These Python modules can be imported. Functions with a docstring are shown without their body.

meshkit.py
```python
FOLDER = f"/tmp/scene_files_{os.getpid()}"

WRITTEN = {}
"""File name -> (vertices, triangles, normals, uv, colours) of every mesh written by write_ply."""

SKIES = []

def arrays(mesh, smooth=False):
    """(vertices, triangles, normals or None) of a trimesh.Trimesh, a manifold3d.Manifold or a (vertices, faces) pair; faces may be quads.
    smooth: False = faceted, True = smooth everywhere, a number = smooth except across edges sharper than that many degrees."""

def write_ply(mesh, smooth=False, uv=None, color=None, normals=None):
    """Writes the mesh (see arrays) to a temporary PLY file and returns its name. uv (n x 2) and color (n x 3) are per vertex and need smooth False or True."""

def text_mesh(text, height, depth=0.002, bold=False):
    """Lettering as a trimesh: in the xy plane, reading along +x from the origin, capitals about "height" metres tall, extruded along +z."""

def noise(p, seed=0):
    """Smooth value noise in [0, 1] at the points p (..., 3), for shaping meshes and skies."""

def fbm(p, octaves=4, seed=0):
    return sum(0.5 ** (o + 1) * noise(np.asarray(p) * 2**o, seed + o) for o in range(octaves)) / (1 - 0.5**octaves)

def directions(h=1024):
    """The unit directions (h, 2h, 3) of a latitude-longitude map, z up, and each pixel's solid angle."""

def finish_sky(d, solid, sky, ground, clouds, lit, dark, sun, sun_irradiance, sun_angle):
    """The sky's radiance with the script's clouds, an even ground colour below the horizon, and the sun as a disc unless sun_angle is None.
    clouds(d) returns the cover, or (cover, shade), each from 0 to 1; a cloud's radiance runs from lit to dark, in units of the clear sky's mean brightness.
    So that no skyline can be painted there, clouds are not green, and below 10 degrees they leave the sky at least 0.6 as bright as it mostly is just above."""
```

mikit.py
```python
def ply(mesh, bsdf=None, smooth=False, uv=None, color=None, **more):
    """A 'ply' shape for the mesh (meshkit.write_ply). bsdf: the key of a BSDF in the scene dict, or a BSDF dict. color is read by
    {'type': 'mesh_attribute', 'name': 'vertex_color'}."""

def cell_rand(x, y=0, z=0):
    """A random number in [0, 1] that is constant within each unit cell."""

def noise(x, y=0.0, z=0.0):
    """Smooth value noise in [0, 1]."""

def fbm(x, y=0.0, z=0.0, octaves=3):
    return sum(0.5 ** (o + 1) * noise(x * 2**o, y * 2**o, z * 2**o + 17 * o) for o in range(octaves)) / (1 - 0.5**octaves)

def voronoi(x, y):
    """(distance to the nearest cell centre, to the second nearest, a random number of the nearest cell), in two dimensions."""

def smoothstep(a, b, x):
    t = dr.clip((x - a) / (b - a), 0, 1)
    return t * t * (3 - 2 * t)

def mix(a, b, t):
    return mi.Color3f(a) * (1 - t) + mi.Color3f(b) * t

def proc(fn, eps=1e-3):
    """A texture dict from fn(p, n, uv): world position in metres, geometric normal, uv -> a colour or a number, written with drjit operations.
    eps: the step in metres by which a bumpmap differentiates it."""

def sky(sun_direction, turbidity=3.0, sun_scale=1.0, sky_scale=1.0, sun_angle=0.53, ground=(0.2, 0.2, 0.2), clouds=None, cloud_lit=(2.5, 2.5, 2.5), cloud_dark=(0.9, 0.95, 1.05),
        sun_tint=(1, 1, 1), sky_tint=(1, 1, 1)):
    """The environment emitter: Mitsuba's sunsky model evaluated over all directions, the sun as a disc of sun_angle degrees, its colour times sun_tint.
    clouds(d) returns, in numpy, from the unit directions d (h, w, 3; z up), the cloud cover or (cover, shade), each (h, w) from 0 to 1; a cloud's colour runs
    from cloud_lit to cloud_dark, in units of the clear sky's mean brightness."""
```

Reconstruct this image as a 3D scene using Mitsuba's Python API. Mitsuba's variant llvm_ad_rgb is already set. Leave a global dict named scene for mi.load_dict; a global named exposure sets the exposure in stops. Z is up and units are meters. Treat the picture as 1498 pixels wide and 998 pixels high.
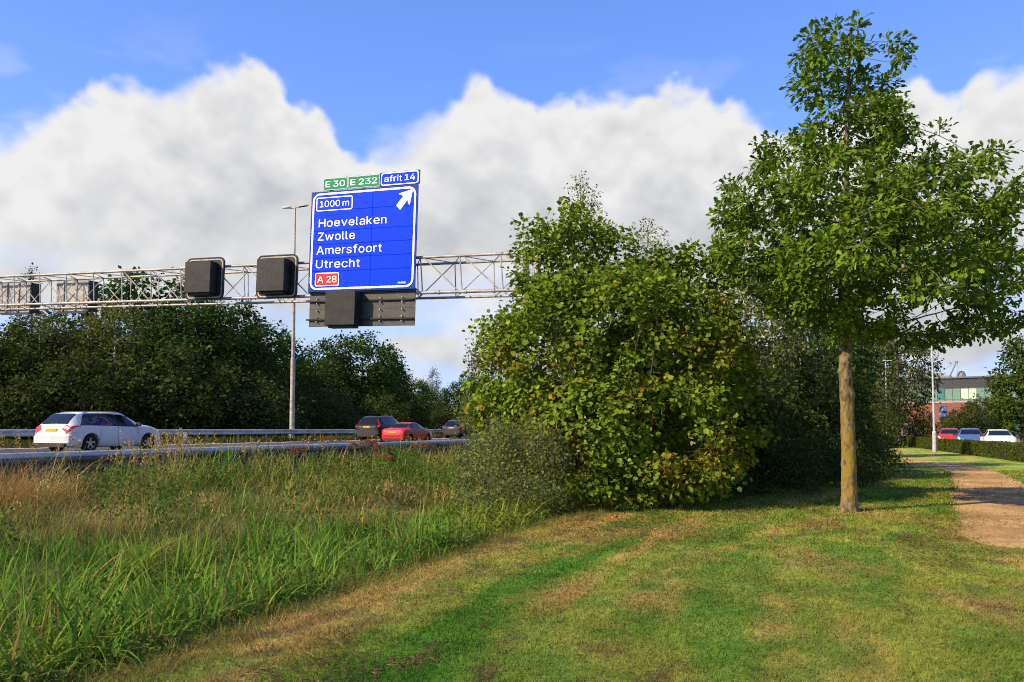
import math, numpy as np, trimesh, manifold3d, shapely, mitsuba as mi, drjit as dr, mikit, meshkit
from scipy.spatial import cKDTree
from scipy.interpolate import PchipInterpolator
T = mi.ScalarTransform4f
scene, labels = {}, {}
exposure = 2.3

# ------------------------------------------------------------------ camera
F_PX, PITCH, PPY = 1200.0, math.atan(65 / 1200.0), 563.0
EYE = np.array([0, 0, 1.7])
scene['camera'] = {'type': 'perspective', 'fov': 2 * math.degrees(math.atan(749 / F_PX)), 'near_clip': 0.05, 'principal_point_offset_y': -(PPY - 499) / 998, 'far_clip': 4000.0,
                   'to_world': T().look_at(origin=EYE.tolist(), target=[0, math.cos(PITCH), 1.7 + math.sin(PITCH)], up=[0, 0, 1])}

# ------------------------------------------------------------------ sky and sun
SUN_AZ, SUN_EL = math.radians(243.0), math.radians(34.0)       # clockwise from +y: left and a little behind the camera
SUN = [math.sin(SUN_AZ) * math.cos(SUN_EL), math.cos(SUN_AZ) * math.cos(SUN_EL), math.sin(SUN_EL)]

CT = np.array([[-180, 15], [-150, 19], [-120, 13], [-90, 18], [-70, 15], [-55, 19], [-45, 16], [-38, 15], [-32, 17.2], [-29.5, 19.0], [-27, 20.6], [-25.4, 21.0], [-23.5, 20.8], [-20.5, 22.6], [-18.6, 23.6], [-17, 22.9], [-15.5, 21.4], [-13.6, 21.0],
               [-12.6, 19.8], [-11.9, 18.4], [-10.6, 18.2], [-9.3, 18.9], [-7.2, 19.8], [-4.7, 21.8], [-3.0, 23.4], [-1.8, 23.7], [-.4, 22.8], [2, 22.2], [5, 22.3], [7.5, 22.0], [10.5, 22.8], [13, 22.2],
               [15.5, 21.2], [17.5, 19.5], [20, 18], [23, 20.2], [25.5, 20.6], [27, 21.4], [28.2, 20.0], [29.2, 19.0], [30.2, 20.4], [33, 20.2], [40, 18], [50, 20], [65, 14], [85, 19], [110, 14], [140, 18], [165, 14], [180, 15]], float)


def clouds(d):
    az, el = np.degrees(np.arctan2(d[..., 0], d[..., 1])), np.degrees(np.arcsin(np.clip(d[..., 2], -1, 1)))
    big, puff, fine = meshkit.fbm(d * 7, 3, 3) - .5, meshkit.fbm(d * 26, 4, 11) - .5, meshkit.fbm(d * 60, 4, 5) - .5
    billow = .5 - np.abs(meshkit.fbm(d * 34, 3, 21) - .5) * 2
    top = np.interp(az, CT[:, 0], CT[:, 1]) + 2.6 * puff + 1.4 * fine + .8 * billow
    soft = .6 + 3.4 * np.clip(meshkit.fbm(d * 9, 2, 31) - .42, 0, 1)
    s = top - el
    t = np.clip((s + soft * .6) / (soft * 1.9), 0, 1)
    cover = t * t * (3 - 2 * t)
    wisp = np.clip((meshkit.fbm(d * np.array([14, 14, 30]), 4, 41) - .55) * 1.6, 0, .22) * np.clip((26 - el) / 6, 0, 1)
    low = np.clip((11.5 - el) / 5, 0, 1)                       # broken cloud nearer the horizon
    hole = np.clip((meshkit.fbm(d * np.array([9, 9, 20]), 4, 7) - .44) * 5.5, 0, 1) * low
    cover = np.maximum(cover * (1 - .62 * hole), wisp)
    depth = np.clip(s / 11, 0, 1)
    shade = .04 + .62 * depth ** .7 + 1.35 * puff * np.clip(s / 4, 0, 1) - .5 * billow * np.clip(1 - s / 9, 0, 1) + 1.1 * big * depth + .5 * fine * (1 - depth * .6)
    return cover, np.clip(shade, 0, 1)


scene['sky'] = mikit.sky(SUN, turbidity=3.0, sun_scale=1.0, sky_scale=1.65, ground=(.10, .12, .06), clouds=clouds, cloud_lit=(1.57, 1.56, 1.55), cloud_dark=(1.0, 1.035, 1.10),
                         sky_tint=(.64, .71, 1.10), sun_tint=(1.06, 1.0, .88))

# ------------------------------------------------------------------ frames and helpers
TH = math.radians(20.1)
DV, NV = np.array([math.sin(TH), math.cos(TH)]), np.array([-math.cos(TH), math.sin(TH)])      # along the road; across it, to the left


def pq(x, y):
    return x * NV[0] + y * NV[1], x * DV[0] + y * DV[1]


def xy(p, q):
    return p * NV[0] + q * DV[0], p * NV[1] + q * DV[1]


def at(px, py, D):
    """The point at forward distance D on the sight line of a pixel of the photograph (used to measure the place)."""
    a, b = (px - 749) / F_PX, -(py - PPY) / F_PX
    v = np.array([a, math.cos(PITCH) - b * math.sin(PITCH), math.sin(PITCH) + b * math.cos(PITCH)])
    return EYE + v * D / v[1]


def at_q(px, py, q):
    v = at(px, py, 1.0) - EYE
    return EYE + v * q / (v[0] * DV[0] + v[1] * DV[1])


PZ = np.array([[-900, 0], [4.2, 0], [4.9, -.05], [5.7, -.36], [6.3, -.52], [6.9, -.5], [7.8, -.2], [10, .08], [14.3, .34], [15.9, .40], [16.4, .48], [29.9, .93], [30.6, .97], [32.6, .99], [33.4, .97], [45.5, .8], [47.5, .6], [52, .5], [900, .5]])
HA, HB = np.array([25.6, 41.0]), np.array([42.6, 92.7])
HN = np.array([HB[1] - HA[1], -(HB[0] - HA[0])]) / np.linalg.norm(HB - HA)


def ground_z(x, y):
    x, y = np.asarray(x, float), np.asarray(y, float)
    p, q = pq(x, y)
    z = np.interp(p, PZ[:, 0], PZ[:, 1])
    rough = np.clip((p - 5) / 1.5, 0, 1) * np.clip((15.3 - p) / 1.2, 0, 1) + np.clip((p - 46) / 2, 0, 1)
    z = z + rough * (meshkit.fbm(np.stack([x * .7, y * .7, x * 0], -1), 3, 2) - .5) * .35
    s = (x - HA[0]) * HN[0] + (y - HA[1]) * HN[1]
    t = np.clip((s - 1.0) / 2.0, 0, 1)
    return z + .26 * t * t * (3 - 2 * t)


used = set()


def unique(key):
    k, i = key, 0
    while k in used:
        i += 1
        k = f'{key}_{i:03d}'
    used.add(k)
    return k


def thing(name, label=None, cat=None, group=None, kind=None):
    k = unique(name)
    L = {}
    if label: L['label'] = label
    if cat: L['category'] = cat
    if group: L['group'] = group
    if kind: L['kind'] = kind
    labels[k] = L
    return k


def put(key, mesh, mat, smooth=False, M=None, uv=None, color=None, raw=None):
    """One entry of the scene; its key is numbered when taken. raw: a ply dict to share."""
    if key not in labels or key in scene:
        key = unique(key)
    d = dict(raw) if raw is not None else mikit.ply(mesh, mat, smooth, uv, color)
    if M is not None:
        d['to_world'] = T(np.asarray(M, float).tolist())
    scene[key] = d
    return key


def frame(o, xd, yd=(0, 0, 1), zd=None):
    M = np.eye(4)
    M[:3, 0], M[:3, 1] = xd, yd
    M[:3, 2] = np.cross(xd, yd) if zd is None else zd
    M[:3, 3] = o
    return M


def place(x, y, z=0, rot=0, s=1.0, sz=None):
    c, n = math.cos(rot), math.sin(rot)
    M = np.eye(4)
    M[:3, :3] = np.array([[c, -n, 0], [n, c, 0], [0, 0, 1]]) * np.array([s, s, sz or s])
    M[:3, 3] = [x, y, z]
    return M


def box(x0, x1, y0, y1, z0, z1):
    m = trimesh.creation.box([x1 - x0, y1 - y0, z1 - z0])
    m.apply_translation([(x0 + x1) / 2, (y0 + y1) / 2, (z0 + z1) / 2])
    return m


def rbox(x0, x1, y0, y1, z0, z1, c=.01):
    """A box with chamfered edges."""
    pts = []
    for sx, sy, sz in np.ndindex(2, 2, 2):
        X, Y, Z = (x0, x1)[sx], (y0, y1)[sy], (z0, z1)[sz]
        ix, iy, iz = (c, -c)[sx], (c, -c)[sy], (c, -c)[sz]
        pts += [[X, Y + iy, Z + iz], [X + ix, Y, Z + iz], [X + ix, Y + iy, Z]]
    return trimesh.convex.convex_hull(np.array(pts))


def hull(pts):
    return trimesh.convex.convex_hull(np.asarray(pts, float))


def join(ms):
    return trimesh.util.concatenate(ms)


def tube(points, radii, sides=8, cap=True):
    p = np.asarray(points, float)
    r = np.broadcast_to(np.asarray(radii, float), (len(p),))
    t = np.gradient(p, axis=0)
    t /= np.linalg.norm(t, axis=1, keepdims=True) + 1e-12
    a = np.cross(t, [0, 0, 1.0] if abs(t[:, 2]).mean() < .8 else [1.0, 0, 0])
    a /= np.linalg.norm(a, axis=1, keepdims=True) + 1e-12
    b = np.cross(t, a)
    ang = np.arange(sides) * 2 * np.pi / sides
    v = (p[:, None] + r[:, None, None] * (np.cos(ang)[None, :, None] * a[:, None] + np.sin(ang)[None, :, None] * b[:, None])).reshape(-1, 3)
    i, j = np.meshgrid(np.arange(len(p) - 1), np.arange(sides), indexing='ij')
    f = np.stack([i * sides + j, i * sides + (j + 1) % sides, (i + 1) * sides + (j + 1) % sides, (i + 1) * sides + j], -1).reshape(-1, 4)
    f = np.vstack([f[:, [0, 1, 2]], f[:, [0, 2, 3]]])
    if cap:
        n = len(v)
        v = np.vstack([v, p[0], p[-1]])
        k = np.arange(sides)
        f = np.vstack([f, np.stack([k * 0 + n, (k + 1) % sides, k], 1), np.stack([k * 0 + n + 1, k + (len(p) - 1) * sides, (k + 1) % sides + (len(p) - 1) * sides], 1)])
    return trimesh.Trimesh(v, f, process=False)


def bar(a, b, r, sides=6):
    return tube([a, b], r, sides)


def rounded_rect(w, h, r, n=6):
    return shapely.box(-w / 2 + r, -h / 2 + r, w / 2 - r, h / 2 - r).buffer(r, quad_segs=n)


def extrude(poly, d):
    return join([trimesh.creation.extrude_polygon(g, d, engine='earcut') for g in getattr(poly, 'geoms', [poly])])


def lettering(text, cap, width, depth=.004, bold=True, tracking=.16):
    """Letters set one by one with open spacing, scaled to the given width."""
    out, x = [[]], 0.0
    for ch in text:
        if ch == ' ':
            x += cap * .26
            out.append([])
            continue
        m = meshkit.text_mesh(ch, cap, depth, bold=bold)
        m.apply_translation([x - m.bounds[0, 0], 0, 0])
        x = m.bounds[1, 0] + cap * tracking
        out[-1].append(m)
    words_ = [join(o) for o in out]
    k = width / words_[-1].bounds[1, 0]
    for m in words_: m.apply_scale([k, 1, 1])
    return list(zip(words_, text.split(' ')))


def grid_mesh(P):
    """A quad sheet through the points P (n, m, 3)."""
    n, m = P.shape[:2]
    i, j = np.meshgrid(np.arange(n - 1), np.arange(m - 1), indexing='ij')
    f = np.stack([i * m + j, (i + 1) * m + j, (i + 1) * m + j + 1, i * m + j + 1], -1).reshape(-1, 4)
    return trimesh.Trimesh(P.reshape(-1, 3), np.vstack([f[:, [0, 1, 2]], f[:, [0, 2, 3]]]), process=False)


# ------------------------------------------------------------------ materials
def rgb(*c):
    return {'type': 'rgb', 'value': list(c)}


def mat(name, color, rough=.6, metal=0.0, spec=.5, **kw):
    c = rgb(*color) if isinstance(color, (tuple, list)) else mikit.proc(color) if callable(color) else color
    scene[name] = {'type': 'twosided', 'bsdf': {'type': 'principled', 'base_color': c, 'roughness': rough, 'metallic': metal, 'specular': spec, **kw}}
    return name


N, FB, SS, MX = mikit.noise, mikit.fbm, mikit.smoothstep, mikit.mix
VC = {'type': 'mesh_attribute', 'name': 'vertex_color'}
scene['leaf_surface'] = {'type': 'principledthin', 'base_color': VC, 'roughness': .5, 'eta': 1.4, 'diff_trans': .62}
scene['grass_surface'] = {'type': 'principledthin', 'base_color': VC, 'roughness': .6, 'eta': 1.3, 'diff_trans': .55}


def lawn_color(p, n, uv):
    x, y = p.x, p.y
    pp, qq = x * NV[0] + y * NV[1], x * DV[0] + y * DV[1]
    w = FB(x * .55, y * .55, 3.0, 3)
    wp = pp + (w - .5) * .75 + .06 * dr.clip(qq - 12.5, 0, 9)
    fine = FB(x * 6, y * 6, 1.0, 4)
    c = MX([.185, .218, .038], [.105, .182, .026], SS(.38, .64, FB(wp * 1.5, qq * .42, 9.0, 4)))
    near = SS(15.5, 11.5, qq)
    c = MX(c, [.055, .150, .014], .95 * SS(.46, .16, dr.abs(wp - 2.95)) * SS(.30, .50, FB(qq * .45, wp * .3, 33.0, 2)) * near)
    dry = SS(.50, .74, FB(wp * 1.3, qq * .45, 21.0, 4)) * .62
    dry = dry + .58 * SS(3.5, 3.95, wp) * SS(5.3, 4.7, pp) * SS(.30, .58, FB(wp * 1.8, qq * .35, 5.0, 3))
    dry = dry + .55 * SS(.22, .06, dr.abs(wp - 2.38)) * SS(.36, .56, FB(qq * .8, wp, 15.0, 3)) * near
    c = MX(c, [.325, .220, .075], dr.clip(dry * (.45 + 1.1 * fine), 0, 1))
    c = c * (.70 + .6 * FB(wp * 4.5, qq * 1.3, 44.0, 3))
    c = MX(c, c * mi.Color3f(.70, .86, .8), SS(.52, .66, FB(x * 2.6, y * 2.6, 71.0, 3)))
    bare = SS(.585, .66, FB(wp * 3.4, qq * 1.9, 61.0, 4)) * SS(.46, .60, FB(x * .6, y * .6, 17.0, 2))
    c = MX(c, [.12, .082, .042], .62 * bare * (.4 + .9 * fine))
    return c * (.72 + .56 * FB(x * 23, y * 23, 7.0, 2))


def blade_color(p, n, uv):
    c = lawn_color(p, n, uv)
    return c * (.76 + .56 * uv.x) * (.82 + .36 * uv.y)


def soil_color(p, n, uv):
    pp = p.x * NV[0] + p.y * NV[1]
    lawn = lawn_color(p, n, uv) * .86
    w = FB(p.x * .6, p.y * .6, 4.0, 3)
    wild = MX([.07, .08, .022], [.15, .12, .05], SS(.35, .65, w)) * (.6 + .8 * FB(p.x * 9, p.y * 9, 2.0, 3))
    return MX(lawn, wild, SS(4.55, 4.95, pp + (w - .5) * .5))


def path_color(p, n, uv):
    w, g = FB(p.x * .8, p.y * .8, 1.0, 3), FB(p.x * 30, p.y * 30, 5.0, 3)
    c = MX([.270, .180, .078], [.19, .122, .050], SS(.35, .65, w))
    c = MX(c, [.14, .095, .05], .4 * SS(.58, .70, FB(p.x * 4, p.y * 4, 8.0, 4)))
    return c * (.6 + .8 * g)


def asphalt_color(p, n, uv):
    return MX([.045, .045, .045], [.078, .077, .074], FB(p.x * .5, p.y * .5, 2.0, 3)) * (.7 + .6 * FB(p.x * 25, p.y * 25, 2.0, 2))


def bark_color(p, n, uv):
    v = FB(p.x * 26, p.y * 26, p.z * 7, 4)
    c = MX([.070, .058, .034], [.19, .160, .088], SS(.3, .68, v))
    moss = SS(3.2, 1.3, p.z + 1.6 * (FB(p.x * 5, p.y * 5, p.z * 2, 3) - .5)) * SS(.28, .56, FB(p.x * 9, p.y * 9, p.z * 6, 3))
    c = MX(c, MX([.26, .155, .012], [.17, .15, .03], FB(p.x * 14, p.y * 14, p.z * 9, 2)), .85 * moss * SS(.05, .5, p.z))
    return MX(c, [.30, .28, .23], .22 * SS(.60, .70, FB(p.x * 15 + 9, p.y * 15, p.z * 12, 3)))


def dull_bark(p, n, uv):
    return MX([.05, .04, .03], [.13, .11, .085], FB(p.x * 12, p.y * 12, p.z * 3, 3))


def birch_bark(p, n, uv):
    return MX([.50, .48, .44], [.05, .045, .04], SS(.56, .66, FB(p.x * 5, p.y * 5, p.z * 9, 3)))


def galv(a, b):
    return lambda p, n, uv: MX(a, b, SS(.3, .7, FB(p.x * 2.5, p.y * 2.5, p.z * 4, 4))) * (.88 + .24 * FB(p.x * 12, p.y * 12, p.z * 1.5, 2))


def brick_color(p, n, uv):
    h = p.x * .8 + p.y * -.6
    row = dr.floor(p.z / .075)
    r = mikit.cell_rand(row, dr.floor(h / .22 + .5 * row))
    fz = p.z / .075 - row
    return MX(MX([.19, .070, .060], [.25, .095, .080], r), [.30, .22, .19], SS(.82, .9, fz) * .6)


mat('soil', soil_color, .9, spec=.2)
scene['lawn_blades'] = {'type': 'principledthin', 'base_color': mikit.proc(blade_color), 'roughness': .6, 'eta': 1.3, 'diff_trans': .5}
mat('gravel', path_color, .9, spec=.2)
mat('asphalt', asphalt_color, .9, spec=.12)
mat('oak_bark', bark_color, .85, spec=.2)
mat('bark', dull_bark, .9, spec=.2)
mat('birch_bark', birch_bark, .8, spec=.2)
mat('steel', galv([.36, .36, .35], [.58, .57, .54]), .5, metal=.35)
mat('rail_steel', galv([.36, .38, .41], [.50, .52, .55]), .5, metal=.15)
mat('shaded_rail', galv([.045, .048, .055], [.085, .088, .095]), .6, metal=.1)  # rail steel darkened: shade of the near beam put into the colour
mat('truss_paint', galv([.24, .238, .228], [.38, .375, .355]), .5, metal=.2)
mat('post_steel', galv([.30, .29, .27], [.42, .40, .36]), .6, metal=.2)
mat('pale_paint', galv([.36, .38, .40], [.46, .48, .50]), .45)
mat('panel_grey', galv([.26, .265, .27], [.36, .365, .37]), .5, metal=.1)
mat('board_black', galv([.014, .0155, .018], [.023, .0255, .029]), .5, spec=.25)
mat('board_grey', galv([.034, .036, .039], [.048, .051, .054]), .55)
mat('ghost', (.0195, .0215, .0245), .5, spec=.25)
mat('sign_blue', (.0, .046, .95), .55, spec=.08)
mat('sign_blue_edge', (.004, .045, .36), .5, spec=.12)
mat('sign_green', (.0, .24, .12), .5, spec=.15)
mat('sign_red', (.74, .03, .035), .5, spec=.15)
mat('sign_white', (.90, .90, .90), .4)
mat('road_paint', (.62, .62, .60), .7)
mat('concrete', galv([.28, .27, .25], [.40, .39, .36]), .85, spec=.2)

# ------------------------------------------------------------------ ground, road, path
def ground():
    pl = np.unique(np.round(np.concatenate([np.linspace(-900, -60, 15), np.arange(-60, -30, 4), np.arange(-30, -5, 1.0), np.arange(-5, 4, .75), np.arange(4, 16.5, .22), PZ[:, 0], np.arange(17, 30, 2), np.arange(45, 60, .8), np.linspace(62, 900, 16)]), 3))
    ql = np.unique(np.concatenate([np.linspace(-500, -20, 12), np.arange(-20, -2, 1.5), np.arange(-2, 42, .45), np.arange(42, 110, 1.5), np.arange(112, 200, 6), np.linspace(200, 2500, 24)]))
    P, Q = np.meshgrid(pl, ql, indexing='ij')
    x, y = xy(P, Q)
    return grid_mesh(np.stack([x, y, ground_z(x, y)], -1))


labels['ground'] = {'label': 'mown lawn and rough grassy verge sloping into a ditch', 'kind': 'structure'}
g = ground()
if g.face_normals[:, 2].mean() < 0: g.invert()
put('ground', g, 'soil', True)


def strip(p0, p1, q0, q1, lift, np_=2, nq=40):
    P, Q = np.meshgrid(np.linspace(p0, p1, np_), np.linspace(q0, q1, nq), indexing='ij')
    x, y = xy(P, Q)
    m = grid_mesh(np.stack([x, y, np.interp(P, PZ[:, 0], PZ[:, 1]) + lift], -1))
    if m.face_normals[:, 2].mean() < 0: m.invert()
    return m


for nm, a, b, lb in (('highway', 16.5, 29.8, 'three lane asphalt carriageway behind the near guardrail'), ('opposite_highway', 33.6, 45.3, 'opposite asphalt carriageway beyond the central guardrail')):
    labels[nm] = {'label': lb, 'kind': 'structure'}
    put(nm, strip(a, b, -120, 900, .02, 3, 80), 'asphalt')
for pp in (18.0, 29.35):
    put('highway__edge_line', strip(pp - .1, pp + .1, -120, 400, .026), 'road_paint')
for pp in (21.8, 25.6):
    for k in range(-2, 16):
        put('highway__lane_mark', strip(pp - .07, pp + .07, k * 9.0, k * 9.0 + 3, .026, 2, 2), 'road_paint')

PL = np.array([[14, 4.5], [10.5, 8.0], [7.9, 10.4], [7.0, 12.4], [8.4, 15.5], [10.6, 20], [12.9, 24], [14.9, 28], [17.0, 32], [19.2, 37.5], [20.3, 42], [20.2, 46], [18.5, 51], [14, 58], [6, 66]], float)
PR = np.array([[17, 6.5], [13.6, 9.2], [11.4, 11.5], [10.6, 13.6], [11.2, 16.5], [13.3, 21], [15.6, 25], [17.5, 28.8], [19.4, 33.0], [21.3, 38], [22.3, 42], [22.3, 47], [20.3, 52.5], [15.5, 60], [7.5, 68.5]], float)


def dense(P, n):
    t = np.concatenate([[0], np.cumsum(np.linalg.norm(np.diff(P, axis=0), axis=1))])
    return PchipInterpolator(t, P, axis=0)(np.linspace(0, t[-1], n))


NPATH = 420
pl_, pr_ = dense(PL, NPATH), dense(PR, NPATH)
wob = lambda s: (meshkit.fbm(np.stack([np.arange(NPATH) * .35, np.full(NPATH, s), np.zeros(NPATH)], -1), 3, 5) - .5)[:, None] * .45
ax_ = (pr_ - pl_) / np.linalg.norm(pr_ - pl_, axis=1, keepdims=True)
pl_, pr_ = pl_ + ax_ * wob(1.0), pr_ + ax_ * wob(7.7)
PATH = shapely.Polygon(np.vstack([pl_, pr_[::-1]])).buffer(0)
tt = np.linspace(0, 1, 9)
pg = pl_[:, None] * (1 - tt)[None, :, None] + pr_[:, None] * tt[None, :, None]
pm = grid_mesh(np.concatenate([pg, np.full(pg.shape[:2] + (1,), .006)], -1))
if pm.face_normals[:, 2].mean() < 0: pm.invert()
labels['path'] = {'label': 'winding bare gravel and earth footpath through the lawn', 'kind': 'structure'}
put('path', pm, 'gravel')
cpk = [HA + HN * 2.2 + (HB - HA) * -.9, HA + HN * 2.2 + (HB - HA) * 1.05, HA + HN * 60 + (HB - HA) * 1.05, HA + HN * 60 + (HB - HA) * -.9]
cp_mesh = trimesh.Trimesh([[*c, .285] for c in cpk], [[0, 1, 2], [0, 2, 3]])
if cp_mesh.face_normals[0, 2] < 0: cp_mesh.invert()
labels['car_park'] = {'label': 'asphalt car park behind the clipped hedge', 'kind': 'structure'}
put('car_park', cp_mesh, 'asphalt')

# ------------------------------------------------------------------ sign gantry over the road
ALPHA, GQ = .0305, 32.4
gr, gu = np.array([-NV[0], -NV[1], 0.]), np.array([0, 0, 1.])
g_right, g_up = gr * math.cos(ALPHA) - gu * math.sin(ALPHA), gu * math.cos(ALPHA) + gr * math.sin(ALPHA)
MG = frame([DV[0] * GQ, DV[1] * GQ, 0], g_right, g_up)                   # x = minus the distance across the road, y up, z towards the traffic

ga = thing('sign_gantry', 'pale steel lattice truss gantry spanning both carriageways', 'gantry')
VB, VT, BACK = 7.22, 8.80, -1.5
UL, UR = -48.6, -10.6
for v, w, r in ((VT, 0, .065), (VB, 0, .075), (VT, BACK, .06), (VB, BACK, .06)):
    put(ga + '__chord', tube([[UL, v, w], [UR, v, w]], r, 12), 'truss_paint', 40, MG)
bay, nb = 1.9, 20
braces = []
for k in range(nb):
    u0 = UR - .05 - k * bay
    u1 = u0 - bay
    braces.append(bar([u0 - .1, VT, 0], [u0 + .06, VB, 0], .032))                     # front post
    braces.append(bar([u1 + .05, VT, 0], [u0 - .06, VB, 0], .030))                    # front diagonal
    braces.append(bar([u0 - 1.0, VT, BACK], [u0 - .9, VB, BACK], .028))               # back post
    braces.append(bar([u0 - 1.02, VT, BACK], [u0 - .9 - bay, VB, BACK], .026))        # back diagonal
    braces.append(bar([u0 - .1, VT, 0], [u0 - 1.0, VT, BACK], .026))
    braces.append(bar([u0 - 1.0, VT, BACK], [u0 - .1 - bay, VT, 0], .022))
    braces.append(bar([u0 + .05, VB, 0], [u0 - .9, VB, BACK], .024))
for b in braces:
    put(ga + '__brace', b, 'truss_paint', 40, MG)
cl = join([tube([[u - .045, VB, 0], [u + .045, VB, 0]], .098, 10) for u in np.arange(UL + .6, UR, 1.3)])
put(ga + '__clamps', cl, 'post_steel', 40, MG)
labels[ga + '__clamps'] = {'kind': 'stuff'}
for u in (UL + .5, UR - .9):
    x, y = xy(-u, GQ)
    zb = float(ground_z(x, y)) + u * 0
    zb = zb + u * ALPHA - .1
    put(ga + '__column', join([tube([[u, zb, 0], [u, VT, 0]], .16, 14), tube([[u, zb, BACK], [u, VT, BACK]], .16, 14)] + [bar([u, v, 0], [u, v, BACK], .05) for v in np.arange(zb + 1, VB, 1.4)]), 'truss_paint', 40, MG)

# ---- the blue direction sign
sg = thing('direction_sign', 'large blue motorway direction sign with white place names and a slanted arrow', 'road sign')
SU, SW, SV0, SV1 = -22.03, 5.5, 7.36, 12.02
MS = MG @ np.array([[1, 0, 0, SU], [0, 1, 0, SV1], [0, 0, 1, .30], [0, 0, 0, 1.]])      # x from the left edge, y up from the top edge
rows = [0, .92, 1.86, 2.48, 3.10, 3.72, SV1 - SV0]
for a, b in zip(rows[:-1], rows[1:]):
    for x0, x1 in ((0, 3.24), (3.24, SW)):
        put(sg + '__panel', rbox(x0 + .006, x1 - .006, -b + .006, -a - .006, -.05, 0, .008), 'sign_blue', False, MS)
put(sg + '__backing', box(.01, SW - .01, -(SV1 - SV0) + .01, -.01, -.075, -.053), 'sign_blue_edge', False, MS)
H = SV1 - SV0
outer = rounded_rect(SW - .17, H - .17, .36)
inner = rounded_rect(SW - .345, H - .345, .28)


def flat(poly, cx, cy, depth=.006, w=.001):
    m = extrude(poly, depth)
    m.apply_translation([cx, cy, w])
    return m


put(sg + '__border', flat(outer.difference(inner), SW / 2, -H / 2), 'sign_white', False, MS)
rim_ = shapely.box(-SW / 2 + .004, -H / 2 + .004, SW / 2 - .004, H / 2 - .004).difference(rounded_rect(SW - .19, H - .19, .35))
put(sg + '__rim', flat(rim_, SW / 2, -H / 2, .003), 'sign_blue_edge', False, MS)


def words(text, x, base, cap, width, key='lettering', tracking=.16, w=.001, material='sign_white', parent=sg, M=MS, bold=False):
    for m, word in lettering(text, cap, width, .006, bold, tracking):
        m.apply_translation([x, -base, w])
        k = put(parent + '__' + key, m, material, False, M)
        labels[k] = {'label': f'white lettering reading {word}'}
    return k


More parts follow.
